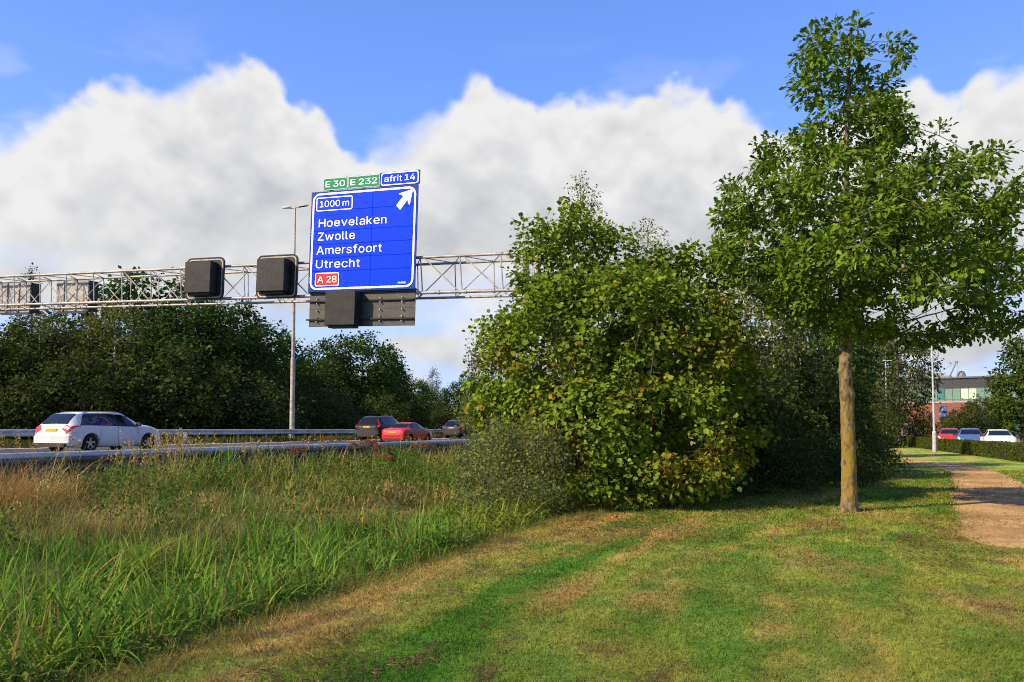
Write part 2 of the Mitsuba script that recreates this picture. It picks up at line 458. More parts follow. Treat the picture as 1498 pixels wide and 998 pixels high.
words('Hoevelaken', .45, 1.66, .37, 3.53)
words('Zwolle', .43, 2.29, .37, 1.96)
words('Amersfoort', .39, 2.93, .37, 3.40)
words('Utrecht', .38, 3.57, .37, 2.31)
words('ANWB', 4.65, 4.41, .085, .40, tracking=.05)
ob = lambda w, h, r, t: rounded_rect(w, h, r).difference(rounded_rect(w - 2 * t, h - 2 * t, r - t * .6))
put(sg + '__distance_frame', flat(ob(1.92, .64, .09, .045), 1.24, -.60), 'sign_white', False, MS)
words('1000 m', .46, .735, .29, 1.56, tracking=.14, bold=False)
put(sg + '__route_plate', flat(rounded_rect(1.27, .62, .08), 1.0, -4.10, .006), 'sign_red', False, MS)
labels[sg + '__route_plate'] = {'label': 'red route number plate'}
put(sg + '__route_frame', flat(ob(1.27, .62, .08, .04), 1.0, -4.10, .003, .0075), 'sign_white', False, MS)
words('A 28', .49, 4.245, .29, 1.03, w=.0075, bold=False)
d_, n_ = np.array([.70, .714]), np.array([-.714, .70])
tail, tip = np.array([4.56, -.99]), np.array([5.23, -.235])
hd = tip - d_ * .50
arrow = shapely.Polygon([tail + n_ * .125, hd + n_ * .125 + d_ * .05, hd + n_ * .36 - d_ * .06, tip, hd - n_ * .36 - d_ * .06, hd - n_ * .125 + d_ * .05, tail - n_ * .125]).buffer(.02)
put(sg + '__arrow', flat(arrow, 0, 0), 'sign_white', False, MS)
labels[sg + '__arrow'] = {'label': 'white arrow pointing up to the right'}
for x0, x1, t, tx, tw in ((.60, 1.905, 'E 30', .74, 1.02), (1.909, 3.565, 'E 232', 2.05, 1.38)):
    k = put(sg + '__route_board', rbox(x0, x1, .03, .60, -.05, 0, .008), 'sign_green', False, MS)
    labels[k] = {'label': f'green European route board {t}'}
    put(sg + '__board_frame', flat(ob(x1 - x0 - .03, .54, .05, .014), (x0 + x1) / 2, .315), 'sign_white', False, MS)
    words(t, tx, -.185, .27, tw, bold=False)
k = put(sg + '__exit_board', rbox(3.57, 5.56, .012, .64, -.05, 0, .008), 'sign_blue_edge', False, MS)
labels[k] = {'label': 'blue exit board reading afrit 14'}
put(sg + '__exit_face', flat(rounded_rect(1.80, .50, .11), 4.57, .33, .004), 'sign_blue', False, MS)
put(sg + '__board_frame', flat(ob(1.88, .58, .13, .045), 4.57, .33, .007), 'sign_white', False, MS)
words('afrit 14', 3.80, -.21, .265, 1.54, w=.006, tracking=.12, bold=False)
for x in (.9, 2.6, 4.4):
    put(sg + '__bracket', box(x, x + .08, -4.4, .35, -.30, -.078), 'truss_paint', False, MS)

# ---- dark board with a lane signal under the sign
db = thing('signal_board', 'dark grey mounting board with horizontal rails hung under the blue direction sign', 'sign board')
MB = MG @ np.array([[1, 0, 0, SU], [0, 1, 0, 0], [0, 0, 1, .12], [0, 0, 0, 1.]])
for a, b in ((5.76, 6.55), (6.552, 7.30)):
    put(db + '__panel', rbox(.0, 5.46, a, b, -.04, 0, .006), 'board_grey', False, MB)
for v in (6.08, 6.93):
    put(db + '__rail', rbox(-.10, 5.40, v - .035, v + .035, .003, .10, .006), 'board_black', False, MB)
for x in (.45, 3.75, 4.85):
    for v in (5.98, 6.18, 6.5, 6.83, 7.03):
        put(db + '__bolt', box(x - .02, x + .02, v - .02, v + .02, .002, .12), 'steel', False, MB)
put(db + '__top_beam', box(-.02, 5.48, 7.303, 7.40, -.05, .12), 'board_black', False, MB)


def lane_signal(u, v, w0, label, digits, plate=True, front=.52, size=(1.54, 1.52), bv=0.0):
    t = thing('lane_signal', label, 'matrix sign', 'lane signals on the gantry' if plate else None)
    if 'group' in labels[t]: del labels[t]['group']
    M = MG @ np.array([[1, 0, 0, u], [0, 1, 0, v], [0, 0, 1, w0], [0, 0, 0, 1.]])
    if plate:
        put(t + '__plate', flat(rounded_rect(2.18, 1.99, .24), 0, 0, .05, -.06), 'board_black', False, M)
        put(t + '__border', flat(ob(2.10, 1.91, .21, .055), 0, 0, .01, -.009), 'truss_paint', False, M)
        put(t + '__rim', flat(ob(2.26, 2.07, .28, .06), 0, 0, .09, -.075), 'board_black', False, M)
    w, h = size
    put(t + '__housing', rbox(-w / 2, w / 2, -h / 2 + bv, h / 2 + bv, .03, front, .02), 'board_black', False, M)
    put(t + '__seam', box(-w / 2 + .05, w / 2 - .05, -h / 2 + bv + .375, -h / 2 + bv + .385, front - .004, front + .004), 'ghost', False, M)
    put(t + '__hood', box(-w / 2 + .12, w / 2 - .12, -h / 2 + bv - .10, -h / 2 + bv - .002, .04, front - .14), 'board_black', False, M)
    if digits:
        m = lettering(digits, .42, .62, .003, False, .2)[0][0]
        m.apply_translation([-.31, -.1 + bv, front + .001])
        k = put(t + '__digits', m, 'ghost', False, M)
        labels[k] = {'label': 'faint unlit digits'}
    return t


lane_signal(-27.97, 8.18, .30, 'unlit black lane signal on a rounded plate, nearest the car, left of its twin', '80')
lane_signal(-23.78, 8.14, .30, 'unlit black lane signal on a rounded plate, right in front of the lamp post', '70')
lane_signal(-20.02, 6.53, .15, 'square black unlit signal box mounted on the dark board under the blue sign', None, plate=False, front=.60, size=(1.56, 1.56), bv=0)
for i, (u, lb) in enumerate(((-38.85, 'back of a pale grey signal plate behind the truss, right one of two'), (-43.2, 'back of a pale grey signal plate behind the truss, at the photo edge'))):
    t = thing('rear_signal', lb, 'matrix sign')
    M = MG @ np.array([[1, 0, 0, u], [0, 1, 0, 7.92], [0, 0, 1, BACK - .25], [0, 0, 0, 1.]])
    put(t + '__plate', flat(rounded_rect(2.35, 1.95, .22), 0, 0, .05, -.05), 'panel_grey', False, M)
    for x in (-.62, .30):
        put(t + '__rib', box(x, x + .07, -.88, .88, .001, .06), 'panel_grey', False, M)
    put(t + '__housing', rbox(-.70, .98, -.8, .8, -.75, -.052, .02), 'board_black', False, M)
    put(t + '__side_panel', box(1.19, 1.24, -.85, .85, -.62, -.02), 'board_black', False, M)

# ------------------------------------------------------------------ guard rails
def wbeam(q0, q1, p, ztop, side):
    """A W-shaped beam; side +1 faces away from the camera's side."""
    prof = np.array([[0, 0], [.028, .004], [.072, -.03], [.082, -.07], [.072, -.105], [.018, -.135], [.008, -.155], [.018, -.175], [.072, -.205], [.082, -.24], [.072, -.275], [.028, -.306], [0, -.31]])
    n = max(2, int((q1 - q0) / 4))
    P = np.zeros((n, len(prof), 3))
    for i, q in enumerate(np.linspace(q0, q1, n)):
        x, y = xy(p + side * prof[:, 0], q)
        P[i] = np.stack([x, y, ztop + prof[:, 1]], -1)
    a = grid_mesh(P)
    P2 = P + np.array([NV[0], NV[1], 0]) * side * -.004
    b = grid_mesh(P2)
    b.invert()
    return join([a, b])


def guardrail(label, p, ztop, side, q0, q1, spacing, double=False, top=False):
    t = thing('guardrail', label, 'guardrail')
    L = 4.0
    for q in np.arange(q0, q1, L * 3):
        put(t + '__beam', wbeam(q + .005, q + L * 3 - .005, p, ztop - (.06 if top else 0), side), 'shaded_rail' if top else 'rail_steel', 50)
        if double:
            put(t + '__beam', wbeam(q + .005, q + L * 3 - .005, p + .62, ztop, -side), 'rail_steel', 50)
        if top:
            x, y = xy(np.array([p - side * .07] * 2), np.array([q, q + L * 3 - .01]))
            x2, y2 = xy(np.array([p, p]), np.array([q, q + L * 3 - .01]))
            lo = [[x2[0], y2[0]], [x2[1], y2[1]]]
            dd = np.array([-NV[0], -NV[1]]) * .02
            put(t + '__lower_plank', hull([[a[0] + k * dd[0], a[1] + k * dd[1], z] for a in lo for k in (0, 1) for z in (ztop - .70, ztop - .33)]), 'shaded_rail', False)  # added dark plank, stands for the shade in the gap under the beam
            put(t + '__top_tube', tube([[x[0], y[0], ztop - .03], [x[1], y[1], ztop - .03]], .088, 14), 'rail_steel', 40)
    for q in np.arange(q0 + 1, q1, spacing):
        pc = p + (.31 if double else -side * .075)
        x, y = xy(pc, q)
        z0 = float(ground_z(x, y)) - .2
        c, s = -NV[0], -NV[1]
        h = ztop - .02 - z0
        post = join([box(-.05, .05, -.004, .004, 0, h), box(-.054, -.05, -.03, .03, 0, h), box(.05, .054, -.03, .03, 0, h)])
        if double:
            post = join([post, box(-.31, .31, -.03, .03, h - .24, h - .12)])
        put(t + '__post', post, 'post_steel', False, place(x, y, z0, math.atan2(s, c)))
    return t


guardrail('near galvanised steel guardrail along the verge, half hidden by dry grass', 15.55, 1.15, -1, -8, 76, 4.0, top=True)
guardrail('far galvanised steel guardrail between the two carriageways, behind the cars', 30.9, 1.70, -1, -6, 150, 2.6, double=True)
t = thing('marker_post', 'short white roadside marker post under the far guardrail', 'marker post')
P = at_q(270, 640, 1); x, y = xy(30.35, 0), 0
v = at(271, 641, 1) - EYE
s_ = 30.3 / (v[0] * NV[0] + v[1] * NV[1])
bx_, by_ = v[0] * s_, v[1] * s_
put(t + '__post', rbox(-.10, .10, -.05, .05, 0, .62, .015), 'pale_paint', False, place(bx_, by_, float(ground_z(bx_, by_)) - .05, TH))
put(t + '__reflector', box(-.04, .04, -.056, -.051, .42, .54), 'sign_white', False, place(bx_, by_, float(ground_z(bx_, by_)) - .05, TH))

# ------------------------------------------------------------------ lamp posts
def frust(z0, z1, r0, r1):
    return tube([[0, 0, z0], [0, 0, z1]], [r0, r1], 16)


t = thing('highway_lamp', 'tall grey steel lamp post with two heads behind the gantry', 'street lamp')
v = at(427, 640, 1) - EYE
s_ = 31.75 / (v[0] * NV[0] + v[1] * NV[1])
LX, LY = v[0] * s_, v[1] * s_
M = place(LX, LY, float(ground_z(LX, LY)) - .1, -TH)
put(t + '__pole', join([frust(0, 5.4, .165, .15), frust(5.4, 5.5, .15, .11), frust(5.5, 10.9, .112, .10), frust(10.9, 11.0, .10, .068), frust(11.0, 15.45, .068, .055)]), 'post_steel', 40, M)
put(t + '__arm', bar([-.42, 0, 15.40], [.42, 0, 15.40], .05, 10), 'post_steel', 40, M)
for s in (-1, 1):
    prof = [(.30, .05, .05), (.36, .10, .09), (.60, .15, .12), (.85, .13, .10), (1.0, .05, .04)]
    pts = np.array([[s * a, b * math.cos(k * math.pi / 5), 15.43 + .02 * a + c * math.sin(k * math.pi / 5) * (1 if k < 6 else .45)] for a, b, c in prof for k in range(10)])
    put(t + '__lamp_head', hull(pts), 'steel', 40, M)
    put(t + '__lens', hull([[s * a, y, 15.41 + dz] for a, y in ((.45, .08), (.45, -.08), (.88, .07), (.88, -.07)) for dz in (0, .02)]), 'pale_paint', False, M)

for (px, py, D, hh, lb) in ((1367.5, 660, 61.5, 8.6, 'slim pale lamp post standing in front of the clipped hedge'), (1298.5, 652, 80, 8.4, 'slim pale lamp post farther back at the far end of the hedge')):
    t = thing('slim_lamp', lb, 'street lamp')
    P = at(px, py, D)
    M = place(P[0], P[1], -.05, 0)
    put(t + '__base', frust(0, 1.55, .155, .15), 'pale_paint', 40, M)
    put(t + '__pole', join([frust(1.55, 1.62, .15, .085), frust(1.62, hh, .085, .05)]), 'pale_paint', 40, M)
    put(t + '__lamp_head', hull([[x, y, hh + z] for x in (-.15, .55) for y in (-.1, .1) for z in (0, .1)]), 'pale_paint', False, M)

# ------------------------------------------------------------------ vegetation tools
def unit(v):
    return v / (np.linalg.norm(v, axis=-1, keepdims=True) + 1e-12)


def grow(attr, nodes, parents, step, kill, infl, iters, up=.12, rng=None):
    """Space colonisation: branches grow towards the points ATTR."""
    nodes, parents, attr = [np.asarray(n, float) for n in nodes], list(parents), np.asarray(attr, float)
    tried = set()
    for _ in range(iters):
        if not len(attr): break
        A = np.array(nodes)
        d, i = cKDTree(A).query(attr)
        keep = d > kill
        attr, d, i = attr[keep], d[keep], i[keep]
        ok = d < infl
        if not ok.any():
            ok = d <= d.min() + step if len(d) else ok
        if not len(d): break
        pull = np.zeros_like(A)
        np.add.at(pull, i[ok], unit(attr[ok] - A[i[ok]]))
        on = np.unique(i[ok])
        g = unit(unit(pull[on]) + np.array([0, 0, up]) + rng.normal(0, .08, (len(on), 3)))
        added = 0
        for k, n in zip(on, A[on] + g * step):
            key = (int(k),) + tuple(np.round(n / (step * .5)).astype(int))
            if key in tried: continue
            tried.add(key)
            nodes.append(n); parents.append(int(k)); added += 1
        if not added: break
    return np.array(nodes), np.array(parents)


def radii(parents, r0, e=2.3, rmax=9):
    acc = np.zeros(len(parents))
    for k in range(len(parents) - 1, -1, -1):
        if acc[k] == 0: acc[k] = r0 ** e
        if parents[k] >= 0: acc[parents[k]] += acc[k]
    return np.minimum(acc ** (1 / e), rmax)


def limb_mesh(nodes, parents, r, sides=5, rmin=0.0):
    k = np.where((parents >= 0) & (r > rmin))[0]
    a, b = nodes[parents[k]], nodes[k]
    ra, rb = np.minimum(r[parents[k]], r[k] * 1.6), r[k]
    t = unit(b - a)
    s = unit(np.cross(t, np.where(np.abs(t[:, 2:]) < .9, [0, 0, 1.0], [1.0, 0, 0])))
    u = np.cross(t, s)
    ang = np.arange(sides) * 2 * np.pi / sides
    ring = np.cos(ang)[None, :, None] * s[:, None] + np.sin(ang)[None, :, None] * u[:, None]
    v = np.concatenate([(a - t * ra[:, None] * .3)[:, None] + ring * ra[:, None, None], b[:, None] + ring * rb[:, None, None]], 1).reshape(-1, 3)
    j = np.arange(sides)
    f = np.stack([j, (j + 1) % sides, (j + 1) % sides + sides, j + sides], -1)
    f = (f[None] + (np.arange(len(k)) * 2 * sides)[:, None, None]).reshape(-1, 4)
    return trimesh.Trimesh(v, np.vstack([f[:, [0, 1, 2]], f[:, [0, 2, 3]]]), process=False)


def twig_depth(parents):
    """Steps from each node to the farthest tip beyond it."""
    dep = np.zeros(len(parents), int)
    for k in range(len(parents) - 1, -1, -1):
        if parents[k] >= 0: dep[parents[k]] = max(dep[parents[k]], dep[k] + 1)
    return dep


# leaf outlines: x = along the leaf, y = across, z = fold; unit length
def leaf_shape(half, fold=.12, curl=.10):
    half = np.array(half, float)
    v, f = [], []
    for x, w in half:
        z = -curl * x * x
        v += [[x, 0, z]] + ([[x, w, z + fold * w], [x, -w, z + fold * w]] if w > 0 else [])
    idx, p = [], 0
    for x, w in half:
        idx.append((p, p + 1, p + 2) if w > 0 else (p, p, p))
        p += 3 if w > 0 else 1
    for a, b in zip(idx[:-1], idx[1:]):
        for s in (1, 2):
            for t in ((a[0], b[0], b[s]), (a[0], b[s], a[s])):
                if len(set(t)) == 3: f.append(t if s == 1 else (t[0], t[2], t[1]))
    return np.array(v), np.array(f)


OAK_LEAF = leaf_shape([(0, 0), (.22, .17), (.36, .12), (.58, .30), (.70, .20), (.86, .22), (1, 0)], .2, .12)
ROUND_LEAF = leaf_shape([(0, 0), (.28, .40), (.80, .33)], .16, .2)
LONG_LEAF = leaf_shape([(0, 0), (.4, .17), (1, 0)], .2, .15)
SMALL_LEAF = leaf_shape([(0, 0), (.45, .30), (1, 0)], .2, .1)
CLUMP_LEAF = (np.array([[0, 0, 0], [.45, .34, .08], [.5, -.36, -.06], [1, .05, -.1]]), np.array([[0, 2, 1], [1, 2, 3]]))


def leaves(shape, pos, axis, normal, size, color):
    V, F = shape
    x = unit(axis)
    z = unit(normal - (normal * x).sum(-1, keepdims=True) * x)
    y = np.cross(z, x)
    v = pos[:, None] + size[:, None, None] * (V[None, :, 0:1] * x[:, None] + V[None, :, 1:2] * y[:, None] + V[None, :, 2:3] * z[:, None])
    f = (F[None] + (np.arange(len(pos)) * len(V))[:, None, None]).reshape(-1, 3)
    return trimesh.Trimesh(v.reshape(-1, 3), f, process=False), np.repeat(np.clip(color, 0, 1), len(V), 0)


def tone(rng, n, base, alt, share=.5, spread=.18):
    t = np.clip(rng.beta(1.2, 1.2 / max(share, .01) * (1 - share) + .3, n), 0, 1)[:, None]
    return (np.array(base) * (1 - t) + np.array(alt) * t) * (1 + rng.normal(0, spread, (n, 1))).clip(.4, 1.8)


def foliage(rng, nodes, parents, per, spread, size, shape, base, alt, share=.4, levels=2, droop=.25, upness=.6, centre=None, prob=1.0, sun_bias=0.0):
    dep = twig_depth(parents)
    k = np.where((dep <= levels) & (parents >= 0))[0]
    k = k[rng.random(len(k)) < prob]
    k = np.repeat(k, per)
    n = len(k)
    way = unit(nodes[k] - nodes[parents[k]])
    off = rng.normal(0, 1, (n, 3))
    pos = nodes[k] + off * spread * np.array([1, 1, .7]) - way * rng.random((n, 1)) * spread
    axis = unit(unit(off) * .9 + way * .5 + np.array([0, 0, -droop]) + rng.normal(0, .35, (n, 3)))
    normal = unit(np.array([0, 0, upness]) + rng.normal(0, .45, (n, 3)) + (unit(nodes[k] - centre) * .5 if centre is not None else 0))
    col = tone(rng, n, base, alt, share)
    # whole twigs differ a little in tone too
    tw = np.repeat(1 + rng.normal(0, .12, (n // per, 1)), per, 0).clip(.6, 1.5)
    return leaves(shape, pos, axis, normal, size * rng.uniform(.6, 1.3, n), col * tw)


def in_ellipsoid(rng, n, c, r, shell=.0, zmin=None):
    p = rng.normal(0, 1, (n, 3))
    p = unit(p) * (shell + (1 - shell) * rng.random((n, 1)) ** (1 / 3.0))
    p = p * np.array(r) + np.array(c)
    return p[p[:, 2] > zmin] if zmin is not None else p


def stuff_label(k, label, cat):
    labels[k] = {'label': label, 'category': cat, 'kind': 'stuff'}


# ------------------------------------------------------------------ the young oak on the lawn
def build_oak():
    rng = np.random.default_rng(5)
    bx, by = 6.99, 17.1
    Z = np.array([3.2, 3.6, 4.0, 5.0, 6.0, 7.2, 7.7, 8.2, 8.6, 9.05, 9.6, 10.1, 10.5, 10.8])
    Lr = np.array([.5, 1.1, 1.75, 2.4, 2.65, 2.55, 2.1, 1.45, 1.05, 1.08, 1.0, .95, .35, .05])
    Rr = np.array([1.2, 2.9, 3.5, 3.7, 3.8, 3.4, 2.3, 1.5, 1.05, 1.45, 1.5, 1.05, .5, .42])
    # boughs of the crown: side, height, depth and their radii, in metres from the foot of the trunk
    lobes = [(.36, 10.2, 0, .30, .42), (-.10, 9.35, .1, .95, 1.0), (-.40, 9.95, -.1, .45, .35), (.98, 9.5, .2, .62, .62), (1.32, 9.9, 0, .22, .22), (.15, 8.0, 0, 1.25, .95), (-1.35, 7.0, .2, 1.1, .9), (-1.9, 6.6, -.3, .75, .55), (-1.85, 7.65, .2, .36, .28), (-2.3, 6.35, .3, .40, .4),
             (1.5, 7.25, .2, 1.25, 1.0), (1.85, 8.05, 0, .30, .34), (2.75, 6.85, -.2, .85, .6), (3.35, 6.45, .3, .62, .45), (2.45, 7.5, .4, .4, .3), (0, 5.95, 0, 1.85, 1.4), (-1.55, 5.45, .2, 1.1, .9), (-2.25, 5.2, -.2, .5, .5), (2.1, 5.45, 0, 1.5, 1.15), (3.1, 4.9, .2, .75, .85), (2.85, 3.95, -.1, .9, .38),
             (.4, 4.15, -.2, 1.45, .72), (-1.0, 4.45, .1, .85, .62), (1.65, 3.75, .2, 1.0, .34), (.1, 5.2, -1.9, 1.5, 1.1), (1.4, 6.3, -1.7, 1.2, .9), (-.9, 6.5, -1.5, 1.0, .8), (.6, 4.4, -2.1, 1.1, .5), (.2, 5.2, 1.9, 1.6, 1.1), (1.2, 6.5, 1.7, 1.2, .9), (-.9, 6.3, 1.6, 1.0, .8), (2.0, 4.6, -1.5, .9, .6), (-1.2, 4.9, -1.4, .8, .55), (.2, 7.6, -1.0, .8, .7), (.2, 7.7, 1.0, .8, .7)]
    p = []
    for (lx, lz, ly, rx, rz) in lobes:
        k = int(260 * (rx * rx * rz) ** .75 + 26)
        e = in_ellipsoid(rng, k, (lx, ly, lz), (rx, rx * .9, rz), .25)
        p.append(e)
    p = np.vstack(p)
    gap = meshkit.fbm(p * 1.45, 2, 17)
    p = p[(gap > .45) & (p[:, 2] > 3.2)]
    p = p[rng.permutation(len(p))]
    zt = np.arange(0, 10.3, .2)
    lean = np.stack([.02 * np.sin(zt * 1.3) + np.clip(zt - 5, 0, 9) * .045 - .012 * zt * np.clip(1 - zt / 6, 0, 1), .02 * np.cos(zt), zt], -1)
    nodes, par = grow(p, list(lean), [-1] + list(range(len(zt) - 1)), .2, .235, 1.6, 110, .1, rng)
    r = radii(par, .0048, 2.2)
    nt = len(zt)
    r[:nt] = np.interp(zt, [0, .15, .5, 3.3, 4.5, 7, 10.2], [.178, .165, .152, .120, .10, .055, .012])
    r[nt:] = np.minimum(r[nt:], .05)
    oak = thing('oak_tree', 'young oak with a lichen covered trunk standing alone on the mown lawn', 'tree')
    M = place(bx, by, -.02)
    # trunk with burls and bark relief
    zz = np.concatenate([np.linspace(0, 4.6, 150), np.linspace(4.7, 10.2, 60)])
    na = 36
    ang = np.arange(na) * 2 * np.pi / na
    rad = np.interp(zz, zt[:nt], r[:nt])[:, None] * np.ones((1, na))
    flare = np.exp(-zz / .12)[:, None] * (.03 + .03 * np.cos(ang * 5 + .5))[None]
    cx, cy = np.interp(zz, zt, lean[:, 0]), np.interp(zz, zt, lean[:, 1])
    S = np.stack([np.cos(ang)[None] * 1.0 + zz[:, None] * 0, np.sin(ang)[None] + zz[:, None] * 0, zz[:, None] + ang[None] * 0], -1)
    rad = rad + flare + (meshkit.fbm(S * np.array([7, 7, 5.0]), 4, 3) - .5) * .030 + (meshkit.fbm(S * np.array([2, 2, 1.2]), 2, 9) - .5) * .025
    for bz, ba, bw, bh in ((2.72, -1.9, .10, .045), (2.45, -2.3, .12, .05), (2.42, -.8, .11, .045), (2.92, -2.9, .07, .06), (3.12, -1.5, .09, .05), (2.5, .8, .1, .04), (3.3, -.6, .08, .05), (1.4, -1.2, .05, -.012)):
        da = np.angle(np.exp(1j * (ang - ba)))
        rad = rad + bh * np.exp(-((zz[:, None] - bz) / bw) ** 2 - (da[None] * .16 / bw) ** 2 * .8)
    Pt = np.stack([cx[:, None] + rad * np.cos(ang), cy[:, None] + rad * np.sin(ang), np.broadcast_to(zz[:, None], rad.shape)], -1)
    Pt = np.concatenate([Pt, Pt[:, :1]], 1)
    tm = grid_mesh(Pt)
    tm.merge_vertices()
    if tm.face_normals[:, :2].mean() and (tm.face_normals[:2000, :2] * (tm.triangles_center[:2000, :2] - [cx[0], cy[0]])).sum() < 0: tm.invert()
    sub = np.arange(len(par)) >= nt
    put(oak + '__trunk', join([tm, limb_mesh(nodes, np.where(sub, par, -1), r, 6)]), 'oak_bark', True, M)
    m, c = foliage(rng, nodes, np.where(np.arange(len(par)) < nt - 3, -1, par), 30, .095, .138, OAK_LEAF, (.088, .172, .017), (.18, .28, .03), .4, 1, .15, .75, np.array([0, 0, 4.5]))
    print('oak', len(par), len(c) // len(OAK_LEAF[0]))
    F = len(OAK_LEAF[0])
    odd = np.repeat(rng.random(len(c) // F) < .0015, F)
    c[odd] = np.array([.30, .20, .03]) * rng.uniform(.7, 1.2, (odd.sum(), 1))
    put(oak + '__crown', m, 'leaf_surface', False, M, color=c)
    for (x, z, y) in ((0, 5.75, -2.25),):
        k = 14
        pos = np.array([x, y, z]) + rng.normal(0, .06, (k, 3))
        m, c = leaves(OAK_LEAF, pos, unit(rng.normal(0, 1, (k, 3))), unit(rng.normal(0, 1, (k, 3)) + [0, -.6, .5]), rng.uniform(.09, .13, k), tone(rng, k, (.40, .07, .02), (.30, .05, .02)))
        kk = put(oak + '__dead_spray', m, 'leaf_surface', False, M, color=c)
        labels[kk] = {'label': 'small spray of rust red dead leaves'}
    # bare soil ring at the foot
    return oak


build_oak()


# ------------------------------------------------------------------ hazel and the shrubs round it
def bush(name, label, cat, base, stems, pts, step, kill, leaf, rng, r0=.004, bark='bark', group=None, per=8, spread=.1, size=.1, base_c=(.1, .15, .02), alt=(.2, .25, .03), share=.4, levels=2, droop=.3, upness=.6,
         up=.1, infl=1.6, iters=70, extra=None, prob=1.0, rmin=.0, seg=5):
    nodes, par = [], []
    for s in stems:
        if not nodes: nodes.append(np.array([0, 0, -.15])); par.append(-1)
        nodes.append(np.array([s[0], s[1], .05])); par.append(0)
        nodes.append(np.array([s[0] * 1.1, s[1] * 1.1, .3])); par.append(len(nodes) - 2)
    nodes, par = grow(pts, nodes, par, step, kill, infl, iters, up, rng)
    r = radii(par, r0, 2.4, .09)
    t = thing(name, label, cat, group)
    M = place(*base)
    put(t + '__stems', limb_mesh(nodes, par, r, seg, rmin), bark, 60, M)
    m, c = foliage(rng, nodes, par, per, spread, size, leaf, base_c, alt, share, levels, droop, upness, np.array([0, 0, pts[:, 2].mean() * .6]), prob)
    if extra is not None: c = extra(rng, m, c, len(leaf[0]))
    put(t + '__foliage', m, 'leaf_surface', False, M, color=c)
    print(name, len(par), len(m.faces))
    return t


rng = np.random.default_rng(11)
# hazel: a dome of tiers, 6.4 m across and 6.3 m high
# side, height, depth, radius across, radius up of each bough mass, in metres from the middle of the foot
HL = [(-1.34, 5.35, 0, .97, 1.20), (-1.82, 6.24, .2, .34, .48), (-.62, 5.68, .1, .97, 1.05), (-.86, 6.6, 0, .22, .40), (.28, 5.52, 0, .89, .97), (1.16, 5.2, .1, .80, .80), (1.80, 5.36, 0, .38, .62), (2.50, 4.85, 0, .78, 1.0), (2.80, 5.45, .2, .25, .44),
      (-2.44, 3.45, 0, .87, 1.2), (-1.42, 3.6, -1.0, 1.25, 1.4), (.04, 3.75, -1.5, 1.55, 1.5), (1.48, 3.6, -1.2, 1.4, 1.4), (2.75, 3.4, 0, .80, 1.3), (-2.05, 1.85, -.3, 1.1, 1.25), (-.6, 1.7, -1.5, 1.4, 1.5), (1.0, 1.55, -1.8, 1.5, 1.4), (2.6, 1.7, -.6, .88, 1.4), (-.1, .75, -1.7, 1.4, .75), (1.5, .75, -1.6, 1.1, .7), (-2.95, 2.8, .2, .40, .95),
      (-1.0, 3.6, 1.4, 1.6, 1.9), (1.2, 3.4, 1.4, 1.6, 1.9), (0, 4.6, .3, 1.9, 1.2), (0, 1.6, 1.2, 2.2, 1.5), (.3, 2.6, -2.2, .9, .5), (1.6, 2.5, -2.1, .8, .4), (-.9, 4.6, -1.3, .8, .6), (.9, 4.7, -1.3, .9, .6)]
hz = []
for (lx, lz, ly, rx, rz) in HL:
    hz.append(in_ellipsoid(rng, int(90 * (rx * rx * rz) ** .8 + 30) * 2, (lx, ly, lz), (rx, rx, rz), .45, .12))
hz = np.vstack(hz)
tier = meshkit.fbm(hz * np.array([.95, .95, 2.0]), 2, 13)
hz = hz[(tier > .40) & (hz[:, 1] > -2.75)]
shoots = []
for _ in range(60):
    lx, lz, ly, rx, rz = HL[int(rng.integers(0, 9))]
    x_, y_ = lx + rng.uniform(-.8, .8) * rx, ly + rng.uniform(-.8, .8) * rx
    z_ = np.linspace(lz, lz + rz * rng.uniform(.8, 1.25), 8)
    shoots.append(np.stack([x_ + (z_ - lz) * rng.normal(0, .12), y_ + (z_ - lz) * rng.normal(0, .12), z_], -1))
hz = np.vstack([hz] + shoots)


def hazel_tint(rng, m, c, F):
    ctr = m.vertices.reshape(-1, F, 3).mean(1)
    f = meshkit.fbm(ctr * .9, 2, 77)
    warm = np.clip((f - .50) * 6, 0, 1) * np.clip(1.4 - np.abs(ctr[:, 2] - 2.0) / 2.4, .08, 1)
    brown = rng.random(len(ctr)) < .006 + .07 * warm
    c = c.reshape(-1, F, 3)
    c = c * (1 - .5 * warm[:, None, None]) + np.array([.27, .22, .03]) * .5 * warm[:, None, None]
    c[brown] = np.array([.34, .13, .025]) * rng.uniform(.6, 1.2, (brown.sum(), 1, 1))
    return c.reshape(-1, 3)


HX, HY = 2.25, 19.4
bush('hazel_shrub', 'large dense hazel shrub with big rounded leaves, some turning yellow and brown', 'shrub', (HX, HY, 0), [(.5 * math.cos(a), .5 * math.sin(a)) for a in np.arange(9) * .7], hz, .19, .21, ROUND_LEAF, rng,
     per=21, spread=.13, size=.117, base_c=(.110, .195, .018), alt=(.22, .31, .032), share=.42, levels=2, droop=.45, upness=.75, extra=hazel_tint, infl=1.8)

